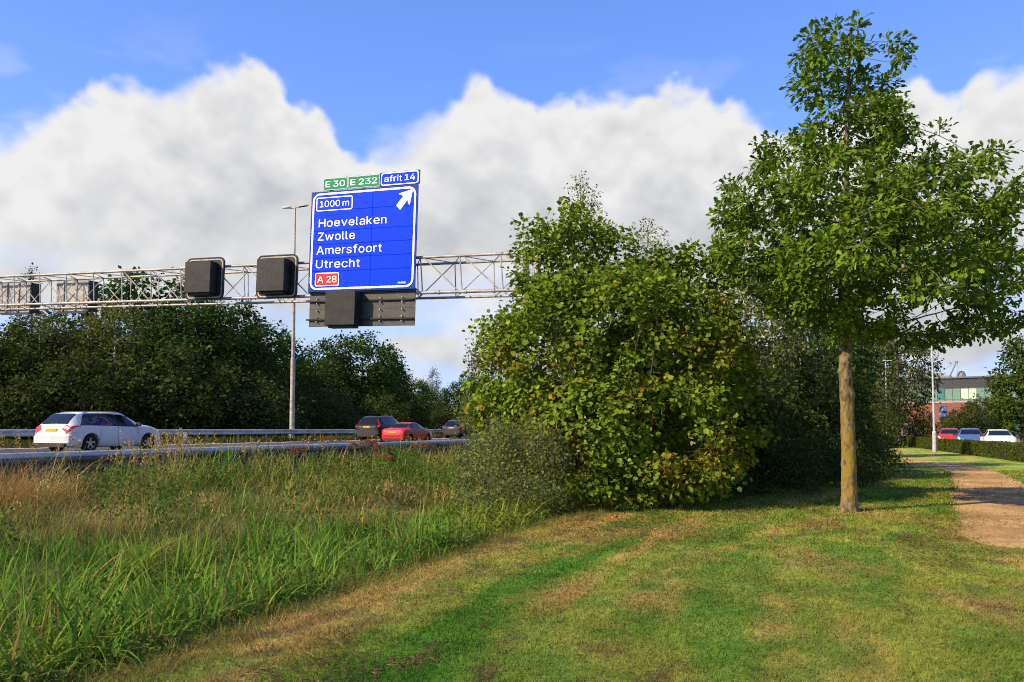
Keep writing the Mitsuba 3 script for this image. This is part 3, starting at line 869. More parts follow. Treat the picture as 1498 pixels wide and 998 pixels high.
# two birches behind the hazel: only their tops rise above it
for (px, D, ztop, lb, sd) in ((851, 23.0, 255, 'slender birch top rising behind the left of the hazel', 3), (948, 24.0, 316, 'thinner birch top with sparse leaves behind the middle of the hazel', 4)):
    rg = np.random.default_rng(sd)
    P = at(px, ztop, D)
    Hh = P[2]
    z0 = 2.2
    n = 2200
    q_ = np.stack([rg.normal(0, 1, n), rg.normal(0, 1, n), rg.uniform(z0, Hh, n)], -1)
    w = np.interp(q_[:, 2], [z0, Hh * .62, Hh * .8, Hh * .93, Hh], [1.1, 1.1, .95, .5, .1]) * (.9 if sd == 3 else 1.0)
    q_[:, :2] = unit(q_[:, :2]) * (rg.random((n, 1)) ** .5) * w[:, None]
    zt = np.arange(0, Hh - .3, .22)
    tr = [np.array([.1 * math.sin(z * .8), .08 * math.cos(z * .6), z]) for z in zt]
    nodes, par = grow(q_, tr, [-1] + list(range(len(tr) - 1)), .16, .17, .9, 50, .7, rg)
    r = radii(par, .0035, 2.5, .09)
    r[:len(tr)] = np.interp(zt, [0, Hh], [.085, .008])
    t = thing('birch_tree', lb, 'tree')
    M = place(P[0], P[1], 0)
    put(t + '__trunk', join([tube(tr, r[:len(tr)], 10), limb_mesh(nodes, np.where(np.arange(len(par)) < len(tr), -1, par), r, 4)]), 'birch_bark', 40, M)
    m, c = foliage(rg, nodes, np.where(np.arange(len(par)) < len(tr) - 4, -1, par), 6 if sd == 3 else 4, .075, .08, SMALL_LEAF, (.10, .14, .03), (.19, .20, .05), .4, 2, .7, .3)
    put(t + '__crown', m, 'leaf_surface', False, M, color=c)

# grey-green small-leaved shrub at the left foot of the hazel
for (x, y, rx, ry, h, sd, lb) in ((.10, 17.0, 1.2, 1.2, 2.2, 21, 'fine grey green shrub with tiny leaves at the left foot of the hazel'), (-.42, 20.8, 1.0, 1.2, 4.4, 22, 'loose willow shrub with upright twigs on the left flank of the hazel')):
    rg = np.random.default_rng(sd)
    p = in_ellipsoid(rg, 5200, (0, 0, h * .42), (rx, ry, h * .62), .1, .1)
    p = p[meshkit.fbm(p * 1.3, 2, sd) > .42][:2300]
    bush('grey_shrub' if sd == 21 else 'willow_shrub', lb, 'shrub', (x, y, -.2), [(.35 * math.cos(a), .35 * math.sin(a)) for a in np.arange(9) * .7], p, .15, .15, SMALL_LEAF, rg, r0=.003,
         per=13, spread=.10, size=.07 if sd == 21 else .085, base_c=(.105, .145, .042), alt=(.21, .25, .085), share=.45, levels=3, droop=.0, upness=.3, up=.35, infl=1.2)

# ------------------------------------------------------------------ trees: a few kinds, grown once, then stood where they belong
KINDS = {}


def tree_kind(kind, seed, h, crown, trunk_r, n_attr, step, leaf, per, spread, size, base_c, alt, share=.4, levels=1, droop=.2, upness=.5, up=.15, bark='bark', shell=.35, gap=.42, gapscale=.45, rmin=.006, trunk_to=.85, sides=4):
    rg = np.random.default_rng(seed)
    pts = []
    for (c, r, share_) in crown:
        pts.append(in_ellipsoid(rg, int(n_attr * share_ * 2.2), c, r, shell))
    p = np.vstack(pts)
    p = p[(meshkit.fbm(p * gapscale * 2, 2, seed) > gap) & (p[:, 2] > .25)]
    p = p[rg.permutation(len(p))[:n_attr]]
    zt = np.arange(0, h * trunk_to, step)
    tr = [np.array([.012 * h * math.sin(z * 3.1 / h + seed), .012 * h * math.cos(z * 2.3 / h + seed), z]) for z in zt]
    nodes, par = grow(p, tr, [-1] + list(range(len(tr) - 1)), step, step * 1.15, step * 7, 80, up, rg)
    r = radii(par, .008, 2.3, trunk_r * .6)
    r[:len(tr)] = np.interp(zt, [0, h * trunk_to], [trunk_r, .03])
    trunk = mikit.ply(join([tube(tr, r[:len(tr)], 9), limb_mesh(nodes, np.where(np.arange(len(par)) < len(tr), -1, par), r, sides, rmin)]), bark, 40)
    m, c = foliage(rg, nodes, np.where(np.arange(len(par)) < len(tr) - 2, -1, par), per, spread, size, leaf, base_c, alt, share, levels, droop, upness, np.array([0, 0, h * .45]))
    KINDS[kind] = (trunk, mikit.ply(m, 'leaf_surface', False, color=c), h)
    return len(m.faces)


DARK, DARK2 = (.036, .068, .016), (.084, .128, .030)
tris = {}
tris['broad'] = tree_kind('broad', 101, 12.5, [((0, 0, 7.2), (3.9, 3.9, 5.2), .7), ((1.2, .5, 4.2), (3.4, 3.2, 3.4), .3)], .24, 620, .48, CLUMP_LEAF, 36, .40, .34, DARK, DARK2)
tris['round'] = tree_kind('round', 102, 11.5, [((0, 0, 6.8), (4.4, 4.2, 4.6), .7), ((-1.5, 1, 3.6), (3.3, 3.3, 3), .3)], .25, 620, .48, CLUMP_LEAF, 36, .40, .33, (.034, .075, .018), (.084, .142, .033))
tris['light'] = tree_kind('light', 103, 11, [((0, 0, 5.8), (3.0, 3.0, 5.2), 1)], .16, 560, .42, CLUMP_LEAF, 30, .36, .22, (.080, .105, .025), (.165, .185, .048), up=.35, bark='birch_bark')
tris['scrub'] = tree_kind('scrub', 104, 5.5, [((0, 0, 2.4), (3.1, 3.0, 2.9), .7), ((1.5, -.8, 1.6), (2.6, 2.2, 1.9), .3)], .10, 520, .36, CLUMP_LEAF, 32, .30, .24, (.040, .064, .017), (.098, .124, .034), up=.2, trunk_to=.5)
tris['tall'] = tree_kind('tall', 105, 14, [((0, 0, 7.8), (1.9, 1.9, 6.2), 1)], .18, 420, .45, CLUMP_LEAF, 24, .30, .22, (.035, .055, .014), (.075, .095, .03), up=.6)
tris['spruce'] = tree_kind('spruce', 106, 15, [((0, 0, 5.0), (2.6, 2.6, 3.6), .5), ((0, 0, 9), (1.5, 1.5, 4), .35), ((0, 0, 12.5), (.6, .6, 2.6), .15)], .2, 420, .42, CLUMP_LEAF, 22, .24, .22, (.028, .042, .016), (.05, .065, .022), up=-.1, trunk_to=.99)
tris['lime'] = tree_kind('lime', 107, 9.5, [((0, 0, 4.6), (2.5, 2.5, 3.6), .7), ((0, 0, 7), (1.3, 1.3, 2.6), .3)], .17, 560, .38, CLUMP_LEAF, 40, .30, .28, (.045, .085, .015), (.095, .145, .025), shell=.4, gap=.38)
tris['weeping'] = tree_kind('weeping', 108, 10.5, [((0, 0, 6.2), (3.5, 3.5, 4.2), .8), ((1.5, 0, 4.0), (3, 3, 3), .2)], .25, 560, .42, CLUMP_LEAF, 34, .34, .24, (.055, .075, .028), (.105, .125, .05), droop=.9, upness=.2, up=-.05)


def tree(kind, x, y, s, rot, name, label, group=None, z=None, sz=None):
    t = thing(name, label, 'shrub' if 'shrub' in name else 'tree', group)
    M = place(x, y, float(ground_z(x, y)) - .05 if z is None else z, rot, s, sz)
    a, c, h = KINDS[kind]
    put(t + '__trunk', None, None, M=M, raw=a)
    put(t + '__crown', None, None, M=M, raw=c)
    return t


def tree_px(kind, px, top, D, rot, name, label, group=None, wide=1.0):
    """A tree at distance D whose top reaches the given height."""
    P = at(px, top, D)
    z0 = float(ground_z(P[0], P[1])) - .05
    sz = (P[2] - z0) / KINDS[kind][2]
    return tree(kind, P[0], P[1], sz * wide, rot, name, label, group, z0, sz)


# the belt beyond the motorway
belt = [('round', -75, 450, 56, 'wood edge tree just outside the left edge of the photo'), ('broad', -170, 440, 54, 'wood edge tree farther outside the left edge of the photo'), ('broad', 10, 470, 55, 'wood edge tree at the left edge of the photo, dark and broad'), ('spruce', 47, 388, 66, 'spruce whose bare pointed tip rises behind the left end of the gantry'), ('light', 62, 452, 56, 'pale leaved birch left of the gantry plates'),
        ('broad', 105, 446, 63, 'dark tree right behind the rear signal plate'), ('light', 168, 436, 58, 'pale birch with white stem behind the left truss'), ('round', 222, 396, 68, 'tall dark tree poking through the truss left of the lane signals'),
        ('round', 285, 432, 66, 'dark rounded tree under the left lane signal'), ('broad', 340, 444, 70, 'dark tree with leafy top right of the left lane signal'), ('round', 378, 466, 76, 'dark tree between the two lane signals and the lamp post'),
        ('broad', 424, 512, 84, 'lower dark tree just behind the lamp post foot'), ('broad', 472, 500, 92, 'dark tree below the left part of the signal board'), ('round', 530, 484, 96, 'rounded dark tree below the signal board, tallest near the cars'),
        ('broad', 568, 520, 104, 'dark tree sloping down right of the signal board'), ('round', 604, 552, 118, 'small distant dark tree above the third car'), ('tall', 634, 538, 128, 'slim upright tree with a pointed top in the gap left of the hazel'),
        ('broad', 664, 560, 132, 'distant tree half hidden by the hazel'), ('round', 700, 545, 140, 'distant tree mostly behind the hazel'), ('broad', 745, 560, 150, 'distant tree hidden behind the hazel, seen through gaps')]
for j, (px, top, D) in enumerate(((20, 520, 64), (75, 500, 66), (140, 490, 70), (200, 470, 74), (255, 480, 74), (312, 490, 78), (362, 510, 82), (405, 535, 88), (448, 540, 96), (500, 535, 104), (550, 545, 112), (588, 570, 120), (625, 565, 136))):
    belt.append((('broad', 'round')[j % 2], px, top, D, 'back row tree of the wood, ' + ('first', 'second', 'third', 'fourth', 'fifth', 'sixth', 'seventh', 'eighth', 'ninth', 'tenth', 'eleventh', 'twelfth', 'thirteenth')[j] + ' from the left'))
for i, (k, px, top, D, lb) in enumerate(belt):
    tree_px(k, px, top, D, i * 1.7, 'spruce_tree' if k == 'spruce' else 'birch_tree' if k == 'light' else 'woodland_tree', lb, 'trees beyond the motorway', 1.0 if k not in ('tall',) else .9)
low = [(-15, 530, 53), (52, 572, 53), (120, 512, 54), (185, 580, 56), (243, 500, 58), (300, 575, 60), (352, 540, 63), (398, 590, 67), (452, 560, 73), (505, 594, 80), (556, 575, 88), (606, 598, 99), (650, 596, 112), (80, 478, 60), (205, 525, 63), (330, 500, 68), (452, 545, 82)]
lows = ['at the left edge of the photo', 'behind the rear end of the white car', 'above the white car roof, left half', 'above the bonnet of the white car', 'just right of the white car', 'left of the lamp post, third shrub', 'left of the lamp post, second shrub', 'directly left of the lamp post',
        'right of the lamp post', 'behind the dark car', 'behind the red car', 'right of the red car', 'beside the third car', 'second row above the white car, left', 'second row above the white car, right', 'second row left of the lamp post', 'second row right of the lamp post']
for i, ((px, top, D), lb) in enumerate(zip(low, lows)):
    tree_px('scrub', px, top, D, i * 2.1, 'woodland_shrub', 'dark scrub of the wood edge ' + lb, 'shrubs along the wood edge', 1.15)

# the belt on this side, behind the hazel and the oak
near = [('scrub', 1000, 470, 24.5, 'shrub', 'dark shrub behind the right half of the hazel', 1.0), ('light', 1085, 392, 26.5, 'tree', 'pale leaved birch filling the gap between the hazel and the oak', .85), ('light', 1128, 372, 31, 'tree', 'fine leaved birch with yellowing twigs left of the oak trunk', .8),
        ('scrub', 1168, 500, 29, 'shrub', 'loose shrub left of the oak trunk', .9), ('round', 1205, 430, 36, 'tree', 'dark tree behind the oak trunk', .75), ('scrub', 1236, 580, 36, 'shrub', 'shrub right of the oak trunk behind the low evergreen mounds', .75), ('round', 1222, 455, 50, 'tree', 'dark tree right behind the oak crown', .55),
        ('weeping', 1312, 470, 82, 'tree', 'weeping tree with a pale trunk near the end of the hedge', .95), ('scrub', 1284, 590, 76, 'shrub', 'low bush beside the far slim lamp post', 1), ('broad', 1275, 480, 98, 'tree', 'distant tree left of the weeping tree', .8)]
for i, (k, px, top, D, ty, lb, w) in enumerate(near):
    tree_px(k, px, top, D, i * 1.3 + .4, 'birch_tree' if k == 'light' else 'weeping_tree' if k == 'weeping' else 'belt_tree' if ty == 'tree' else 'belt_shrub', lb, None, w)
for i, (p_, q_, k, s, lb) in enumerate(((7.5, 34, 'scrub', 1.1, 'shrub in the belt behind the hazel'), (8.5, 46, 'round', .75, 'tree in the belt behind the hazel'), (5, 58, 'broad', .75, 'tree far along the belt behind the hazel'), (5.5, 28, 'scrub', .8, 'shrub in the belt at the ditch side of the hazel'))):
    x, y = xy(p_, q_)
    tree(k, x, y, s, i * 2.0, 'belt_tree' if k != 'scrub' else 'belt_shrub', lb, 'belt hidden behind the hazel')
# the car park side
for (k, px, top, D, nm, lb, w) in (('lime', 1489, 492, 70, 'lime_tree', 'dense lime tree behind the white parked car at the right edge', .92), ('scrub', 1432, 578, 92, 'car_park_shrub', 'green bush behind the blue parked car', .95), ('scrub', 1398, 600, 96, 'car_park_shrub', 'dark brownish bush in front of the brick wing', .8),
                                   ('scrub', 1350, 600, 98, 'car_park_shrub', 'dark conical bush beside the front slim lamp post', .75), ('lime', 1462, 566, 100, 'lime_tree', 'smaller tree between the green bush and the dense lime', .8)):
    tree_px(k, px, top, D, px * .7, nm, lb, None, w)

# low evergreen mounds along the lawn
rg = np.random.default_rng(31)
for i, (x, y, rx, ry, h, lb) in enumerate(((6.6, 22.6, 2.2, 1.8, 1.6, 'low dark evergreen mound left of the oak trunk'), (9.0, 25.2, 2.2, 1.9, 1.65, 'low dark evergreen mound directly behind the oak trunk'), (11.4, 28.8, 2.1, 2.0, 1.55, 'low dark evergreen mound right of the oak trunk'), (14.3, 33.6, 1.7, 2.0, 1.25, 'low dark evergreen mound at the tip nearest the path'), (4.6, 21.4, 1.9, 1.5, 1.3, 'low dark evergreen mound at the right foot of the hazel'))):
    p = in_ellipsoid(rg, 3600, (0, 0, .1), (rx, ry, h), .5, .05)
    p = p[meshkit.fbm(p * 1.1 + i * 9, 2, 3) > .40][:1100]
    bush('evergreen_mound', lb, 'shrub', (x, y, 0), [(.5 * math.cos(a), .5 * math.sin(a)) for a in np.arange(7) * .9], p, .2, .2, LONG_LEAF, rg, r0=.003, per=18, spread=.12, size=.11, base_c=(.030, .058, .016), alt=(.075, .115, .030), share=.4, levels=2, droop=.55, upness=.4, up=-.02, infl=1.8, rmin=.006, seg=4)


# ------------------------------------------------------------------ clipped hedge by the car park
def hedge():
    rg = np.random.default_rng(41)
    t = thing('hedge', 'long low clipped green hedge between the lawn and the parked cars', 'hedge')
    a, b = HA + (HA - HB) * .32 + HN * .55, HB + HN * .55
    d = unit(b - a)
    L = np.linalg.norm(b - a)
    w, h = .42, .92
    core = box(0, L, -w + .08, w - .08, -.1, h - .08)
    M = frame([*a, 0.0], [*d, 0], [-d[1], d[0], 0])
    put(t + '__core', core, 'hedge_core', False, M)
    n = 60000
    s = rg.random(n)
    top = s < .40
    side = np.where(rg.random(n) < .75, 1.0, -1.0)
    x = L * (rg.random(n) ** .8)
    wob = lambda x, k: (meshkit.fbm(np.stack([x * .55, x * 0 + k, x * 0], -1), 3, 9) - .5) * .16
    y = np.where(top, rg.uniform(-w, w, n), side * (w + wob(x, 3.3)) - side * np.abs(rg.normal(0, .05, n)))
    z = np.where(top, h + wob(x, 8.1) - np.abs(rg.normal(0, .05, n)), rg.uniform(0, h, n))
    nr = np.where(top[:, None], [0, 0, 1.0], np.stack([x * 0, side, x * 0 + .3], -1)) + rg.normal(0, .5, (n, 3))
    m, c = leaves(SMALL_LEAF, np.stack([x, y, z], -1), rg.normal(0, 1, (n, 3)), nr, rg.uniform(.06, .12, n), tone(rg, n, (.055, .085, .016), (.12, .15, .03), .4))
    put(t + '__foliage', m, 'leaf_surface', False, M, color=c)


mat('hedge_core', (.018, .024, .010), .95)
hedge()


# ------------------------------------------------------------------ grasses
def blades(rg, x, y, h, w, lean, curve, col, seg=4, z=None, tipc=None, bearing=None):
    """Blade strips: each rises, leans and bends over along its own bearing."""
    n = len(x)
    z0 = ground_z(x, y) - .03 if z is None else z
    a = rg.uniform(0, 2 * np.pi, n) if bearing is None else bearing
    dx, dy = np.cos(a), np.sin(a)
    tw = a + np.pi / 2 + rg.normal(0, .5, n)
    sx, sy = np.cos(tw), np.sin(tw)
    ts = np.linspace(0, 1, seg + 1)
    V = np.zeros((n, 2 * seg + 1, 3))
    C = np.zeros((n, 2 * seg + 1, 3))
    for i, t in enumerate(ts):
        th = lean + curve * t
        rr = h * t * np.sin(np.clip(th * .75, 0, 2.4))
        zz = h * t * np.cos(np.clip(th * .75, 0, 2.4))
        wd = w * (1 - t ** 1.8) * (.75 + .9 * t * (1 - t)) * .5
        c = np.stack([x + dx * rr, y + dy * rr, z0 + zz], -1)
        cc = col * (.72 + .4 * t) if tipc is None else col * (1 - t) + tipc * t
        if i < seg:
            V[:, 2 * i] = c + np.stack([sx, sy, sx * 0], -1) * wd[:, None]
            V[:, 2 * i + 1] = c - np.stack([sx, sy, sx * 0], -1) * wd[:, None]
            C[:, 2 * i] = C[:, 2 * i + 1] = cc
        else:
            V[:, -1] = c
            C[:, -1] = cc
    f = []
    for i in range(seg - 1):
        f += [[2 * i, 2 * i + 1, 2 * i + 3], [2 * i, 2 * i + 3, 2 * i + 2]]
    f += [[2 * seg - 2, 2 * seg - 1, 2 * seg]]
    f = (np.array(f)[None] + (np.arange(n) * (2 * seg + 1))[:, None, None]).reshape(-1, 3)
    return trimesh.Trimesh(V.reshape(-1, 3), f, process=False), np.clip(C.reshape(-1, 3), 0, 1)


def merge(parts):
    return join([m for m, _ in parts]), np.vstack([c for _, c in parts])


def clumped(rg, n, p0, p1, q0, q1, clumps, spread):
    """Positions gathered in clumps, in road coordinates."""
    cp, cq = rg.uniform(p0, p1, clumps), rg.uniform(q0, q1, clumps)
    k = rg.integers(0, clumps, n)
    return cp[k] + rg.normal(0, spread, n), cq[k] + rg.normal(0, spread, n), k


def in_view(p, q, margin=1.5):
    x, y = xy(p, q)
    return (y > 2.5) & (x > -.655 * y - margin) & (x < .66 * y + margin)


def edge_p(q):
    """Where the mown lawn stops, across the road direction."""
    q = np.asarray(q, float)
    return 4.72 + .32 * (meshkit.fbm(np.stack([q * .45, q * 0, q * 0], -1), 3, 6) - .5) * 2 - np.clip((q - 12.5) * .13, 0, .55)


rg = np.random.default_rng(51)
R_, G_, Y_, T_ = np.array([.105, .245, .034]), np.array([.165, .30, .044]), np.array([.34, .38, .05]), np.array([.42, .30, .12])
# reeds in the ditch: clumps of their own height, tone and bend
NC = 520
cP, cQ = 5.05 + rg.random(NC) ** 1.3 * 3.0, rg.uniform(1.2, 17.5, NC)
cH = rg.uniform(.45, 1.15, NC) * np.clip(1.25 - .16 * (cP - 5), .6, 1)
cT, cB = rg.random(NC), rg.uniform(0, 2 * np.pi, NC)
thick = meshkit.fbm(np.stack([cP * .9, cQ * .7, cP * 0], -1), 2, 91)
size_ = (rg.uniform(26, 85, NC) * np.clip((thick - .34) * 6, .15, 1)).astype(int)
K = np.repeat(np.arange(NC), size_)
n = len(K)
sp = rg.uniform(.06, .2, NC)[K]
P, Q = cP[K] + rg.normal(0, 1, n) * sp, cQ[K] + rg.normal(0, 1, n) * sp
ok = in_view(P, Q) & (P > edge_p(Q) + .10)
P, Q, K = P[ok], Q[ok], K[ok]
n = len(P)
yel = np.clip((Q - 12.2) / 1.5, 0, 1) * np.clip((7.2 - P) / 1, 0, 1)
tn = np.clip(cT[K] + rg.normal(0, .15, n), 0, 1)[:, None]
col = (R_ * (1 - tn) + G_ * tn) * rg.uniform(.6, 1.3, (n, 1))
mixy = np.clip(yel * .75 + (cT[K] > .88) * .55 + (rg.random(n) < .06) * .8, 0, 1)[:, None]
col = col * (1 - mixy) + Y_ * mixy * rg.uniform(.7, 1.1, (n, 1))
dead = rg.random(n) < .07
col[dead] = T_ * rg.uniform(.5, 1.0, (dead.sum(), 1))
hh = cH[K] * rg.uniform(.55, 1.1, n) * np.clip((P - edge_p(Q)) / .7, .4, 1) * np.where(Q > 11, .85, 1)
x, y = xy(P, Q)
m1 = blades(rg, x, y, hh * 1.08, rg.uniform(.016, .040, n), rg.uniform(.0, .35, n), rg.gamma(1.8, .95, n), col, 6)
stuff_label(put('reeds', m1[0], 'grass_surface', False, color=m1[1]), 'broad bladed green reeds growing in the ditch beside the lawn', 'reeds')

# meadow grass on the bank: tufts with a tone, a height and a lie of their own
NT = 10500
tP, tQ = rg.uniform(4.9, 16.1, NT), rg.random(NT) ** 1.3 * 50 + .6
xx, yy = xy(tP, tQ)
keep = in_view(tP, tQ) & (tP > edge_p(tQ)) & (rg.random(NT) < np.clip(20 / np.maximum(yy, 1), .35, 1))
tP, tQ, yy = tP[keep], tQ[keep], yy[keep]
NT = len(tP)
pt = np.stack([tP, tQ, tP * 0], -1)
f1, f2 = meshkit.fbm(pt * .55, 3, 61), meshkit.fbm(pt * .8 + 5, 3, 62)
straw = np.clip((f1 - .50) * 6, 0, 1) * np.clip((tP - 6.2) / 1.5, 0, 1) * (rg.random(NT) < .85)
green = np.clip((f2 - .47) * 6 + rg.normal(0, .35, NT), 0, 1)
tcol = np.array([.185, .225, .050]) * (1 - green[:, None]) + np.array([.105, .235, .034]) * green[:, None]
tcol = (tcol * (1 - straw[:, None]) + np.array([.44, .32, .135]) * straw[:, None]) * rg.uniform(.7, 1.25, (NT, 1))
tH = rg.uniform(.16, .66, NT) * (.65 + .75 * f2) * (1 + .8 * np.clip((tP - 11.5) / 3, 0, 1)) * np.where(tP > 15.7, .6, 1)
flat_ = (rg.random(NT) < .25 + .4 * straw)
K = np.repeat(np.arange(NT), np.clip((rg.uniform(11, 24, NT) * np.clip(14 / yy, .6, 1.5)).astype(int), 6, 44))
n = len(K)
P, Q = tP[K] + rg.normal(0, .11, n) * (1 + straw[K]), tQ[K] + rg.normal(0, .11, n) * (1 + straw[K])
x, y = xy(P, Q)
col = tcol[K] * rg.uniform(.50, 1.5, (n, 1))
dryb = rg.random(n) < .12
col[dryb] = T_ * rg.uniform(.6, 1.2, (dryb.sum(), 1))
hh = tH[K] * rg.uniform(.5, 1.15, n) * np.clip((P - 4.5) / .7, .3, 1)
wd = rg.uniform(.007, .018, n) * np.clip(y / 11, .8, 2.4)
tb = rg.uniform(0, 2 * np.pi, NT)
bear = np.where(flat_[K], tb[K] + rg.normal(0, .45, n), rg.uniform(0, 2 * np.pi, n))
mm = blades(rg, x, y, hh, wd, rg.uniform(.0, .5, n) + flat_[K] * .6, rg.gamma(2, .45, n) + flat_[K] * .7, col, 4, bearing=bear)
print('meadow', n, 'reeds', len(m1[0].faces))
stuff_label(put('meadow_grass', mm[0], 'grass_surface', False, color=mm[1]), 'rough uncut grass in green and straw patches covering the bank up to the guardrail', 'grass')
# short ragged grass along the edge of the mown strip
n = 22000
Q = rg.random(n) ** 1.3 * 17 + .8
P = edge_p(Q) + rg.normal(.12, .22, n)
ok = in_view(P, Q)
P, Q = P[ok], Q[ok]
n = len(P)
x, y = xy(P, Q)
mm = blades(rg, x, y, rg.uniform(.05, .22, n), rg.uniform(.004, .009, n), rg.uniform(.1, .9, n), rg.gamma(2, .5, n), np.where(rg.random((n, 1)) < .35, [.34, .25, .09], [.12, .19, .035]) * rg.uniform(.6, 1.3, (n, 1)), 3)
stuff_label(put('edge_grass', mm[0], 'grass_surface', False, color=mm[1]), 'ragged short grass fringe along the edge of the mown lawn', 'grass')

# grass under the far rail and beyond the motorway
n = 30000
P = np.where(rg.random(n) < .55, rg.uniform(30.1, 33.3, n), rg.uniform(45.8, 52, n))
Q = rg.uniform(-2, 120, n)
x, y = xy(P, Q)
keep = in_view(P, Q)
P, Q, x, y = P[keep], Q[keep], x[keep], y[keep]
n = len(P)
mm = blades(rg, x, y, rg.uniform(.2, .5, n), rg.uniform(.02, .05, n), rg.uniform(.05, .5, n), rg.gamma(2, .4, n), np.where(rg.random((n, 1)) < .5, [.20, .17, .05], [.09, .13, .03]) * rg.uniform(.6, 1.3, (n, 1)), 3, np.interp(P, PZ[:, 0], PZ[:, 1]))
stuff_label(put('median_grass', mm[0], 'grass_surface', False, color=mm[1]), 'dry yellow grass under the far guardrail and on the far verge', 'grass')

# straw tussocks: each one a thing
tus = [(32, 712, 14.4, 1.0, 1100, 'big tan straw tussock in front of the guardrail at the left photo edge'), (230, 690, 17.0, .8, 500, 'straw tussock below the front of the white car'), (300, 735, 15.0, .6, 600, 'flattened straw tussock in the middle of the bank'), (385, 672, 23.5, .9, 500, 'tall straw tussock against the guardrail under the lamp post'),
       (330, 757, 12.8, .6, 600, 'flattened straw tussock just above the reeds'), (130, 752, 12.2, .6, 600, 'brown matted tussock above the reeds at left'), (490, 668, 27.5, .85, 160, 'straw tussock against the guardrail below the black car'), (655, 672, 31, .9, 200, 'straw tussock against the guardrail beside the hazel'), (690, 745, 15.6, .7, 220, 'orange straw tussock beside the grey green shrub')]
for (px, py, D, h, n, lb) in tus:
    Pn = at(px, py, D)
    x, y = Pn[0] + rg.normal(0, .26 * h + .05, n), Pn[1] + rg.normal(0, .26 * h + .05, n)
    base = np.array([.46, .29, .105]) if 'tan' in lb or 'orange' in lb else np.array([.40, .30, .13])
    mm = blades(rg, x, y, rg.uniform(.5, 1.15, n) * h, rg.uniform(.004, .009, n) * max(1, D / 12), rg.uniform(.05, .7, n), rg.gamma(2.2, .5, n), base * rg.uniform(.55, 1.25, (n, 1)), 4)
    t = thing('straw_tussock', lb, 'grass', 'straw tussocks on the bank')
    put(t + '__straw', mm[0], 'grass_surface', False, color=mm[1])

# thin flowering stalks that stand up in front of the guardrail
st_parts = []
for (px, D, n, h) in ((30, 17.6, 6, 1.15), (85, 17.4, 6, 1.2), (160, 17.6, 10, 1.0), (200, 17.8, 14, .95), (245, 18.4, 26, 1.2), (268, 18.8, 24, 1.25), (330, 21, 6, 1.0), (375, 23, 22, 1.05), (450, 26, 10, 1.0), (540, 30, 10, 1.0), (600, 34, 12, 1.0), (20, 11, 8, 1.0), (300, 12, 8, .8)):
    Pn = at(px, 668, D)
    x, y = Pn[0] + rg.normal(0, .35, n), Pn[1] + rg.normal(0, .3, n)
    st_parts.append(blades(rg, x, y, rg.uniform(.7, 1.2, n) * h, rg.uniform(.006, .010, n) * max(1, D / 14), rg.uniform(.02, .3, n), rg.uniform(.05, .6, n), np.array([.48, .37, .16]) * rg.uniform(.7, 1.2, (n, 1)), 4))
    z = ground_z(x, y)
    hk = rg.uniform(.8, 1.1, n) * h
    k = np.repeat(np.arange(n), 14)
    tt = rg.random(len(k))
    pos = np.stack([x[k] + rg.normal(0, .02, len(k)), y[k] + rg.normal(0, .02, len(k)), z[k] + hk[k] * (.72 + .28 * tt)], -1)
    st_parts.append(leaves(SMALL_LEAF, pos, rg.normal(0, .4, (len(k), 3)) + [0, 0, 1], rg.normal(0, 1, (len(k), 3)), rg.uniform(.03, .06, len(k)), tone(rg, len(k), (.36, .26, .10), (.45, .34, .14))))
mm = merge(st_parts)
stuff_label(put('grass_stalks', mm[0], 'grass_surface', False, color=mm[1]), 'thin pale seed stalks standing up in front of the near guardrail', 'grass')

# dry brown flower heads on stems
heads = [(478, 720, 26.5, 640, 'rust brown dry flower head left of the black car'), (518, 716, 25.5, 648, 'rust brown dry flower head below the black car'), (540, 705, 24.5, 645, 'tall rust brown dry flower stem in front of the black car'), (566, 735, 22.5, 664, 'rust brown flower stem with a low head below the red car'),
         (588, 712, 24.0, 660, 'leaning dark brown seed spike below the red car'), (620, 705, 25, 648, 'pale stemmed brown flower head in front of the red car'), (436, 725, 24, 655, 'rust brown dry flower head right of the lamp post foot'), (418, 690, 26, 657, 'small rust brown flower head under the lamp post'), (555, 690, 27, 652, 'brown flower head close to the guardrail'),
         (450, 618, 0, 0, '')]
for (px, py, D, top, lb) in heads[:-1]:
    b, tp = at(px, py, D), at(px + rg.normal(0, 3), top, D)
    z0 = float(ground_z(b[0], b[1]))
    if 'leaning' in lb: tp = at(px - 18, top, D)
    t = thing('dry_weed', lb, 'plant', 'dry weeds on the bank')
    mid = (b + tp) / 2 + rg.normal(0, .03, 3)
    put(t + '__stem', tube([[b[0], b[1], z0 - .05], mid, tp], [.012, .010, .006], 5), 'dry_stem', 60)
    n = 420
    if 'spike' in lb:
        f = rg.random((n, 1))
        pos = tp * (1 - f * .55) + mid * f * .55 + rg.normal(0, .03, (n, 3))
        mm = leaves(SMALL_LEAF, pos, rg.normal(0, 1, (n, 3)), rg.normal(0, 1, (n, 3)), rg.uniform(.03, .055, n), tone(rg, n, (.085, .04, .022), (.14, .07, .03)))
    else:
        sub = tp + np.array([0, 0, -.06]) + rg.normal(0, 1, (9, 3)) * [.15, .15, .05]
        for s in sub: pass
        k = rg.integers(0, 9, n)
        pos = sub[k] + rg.normal(0, 1, (n, 3)) * [.05, .05, .015]
        mm = leaves(SMALL_LEAF, pos, rg.normal(0, 1, (n, 3)), rg.normal(0, .4, (n, 3)) + [0, 0, 1], rg.uniform(.03, .06, n), tone(rg, n, (.19, .085, .042), (.27, .14, .065)))
        put(t + '__rays', join([bar(tp + np.array([0, 0, -.18]), s, .004, 4) for s in sub]), 'dry_stem', 60)
    kk = put(t + '__flower_head', mm[0], 'grass_surface', False, color=mm[1])
    labels[kk] = {'kind': 'stuff'}
mat('dry_stem', (.22, .13, .06), .9)

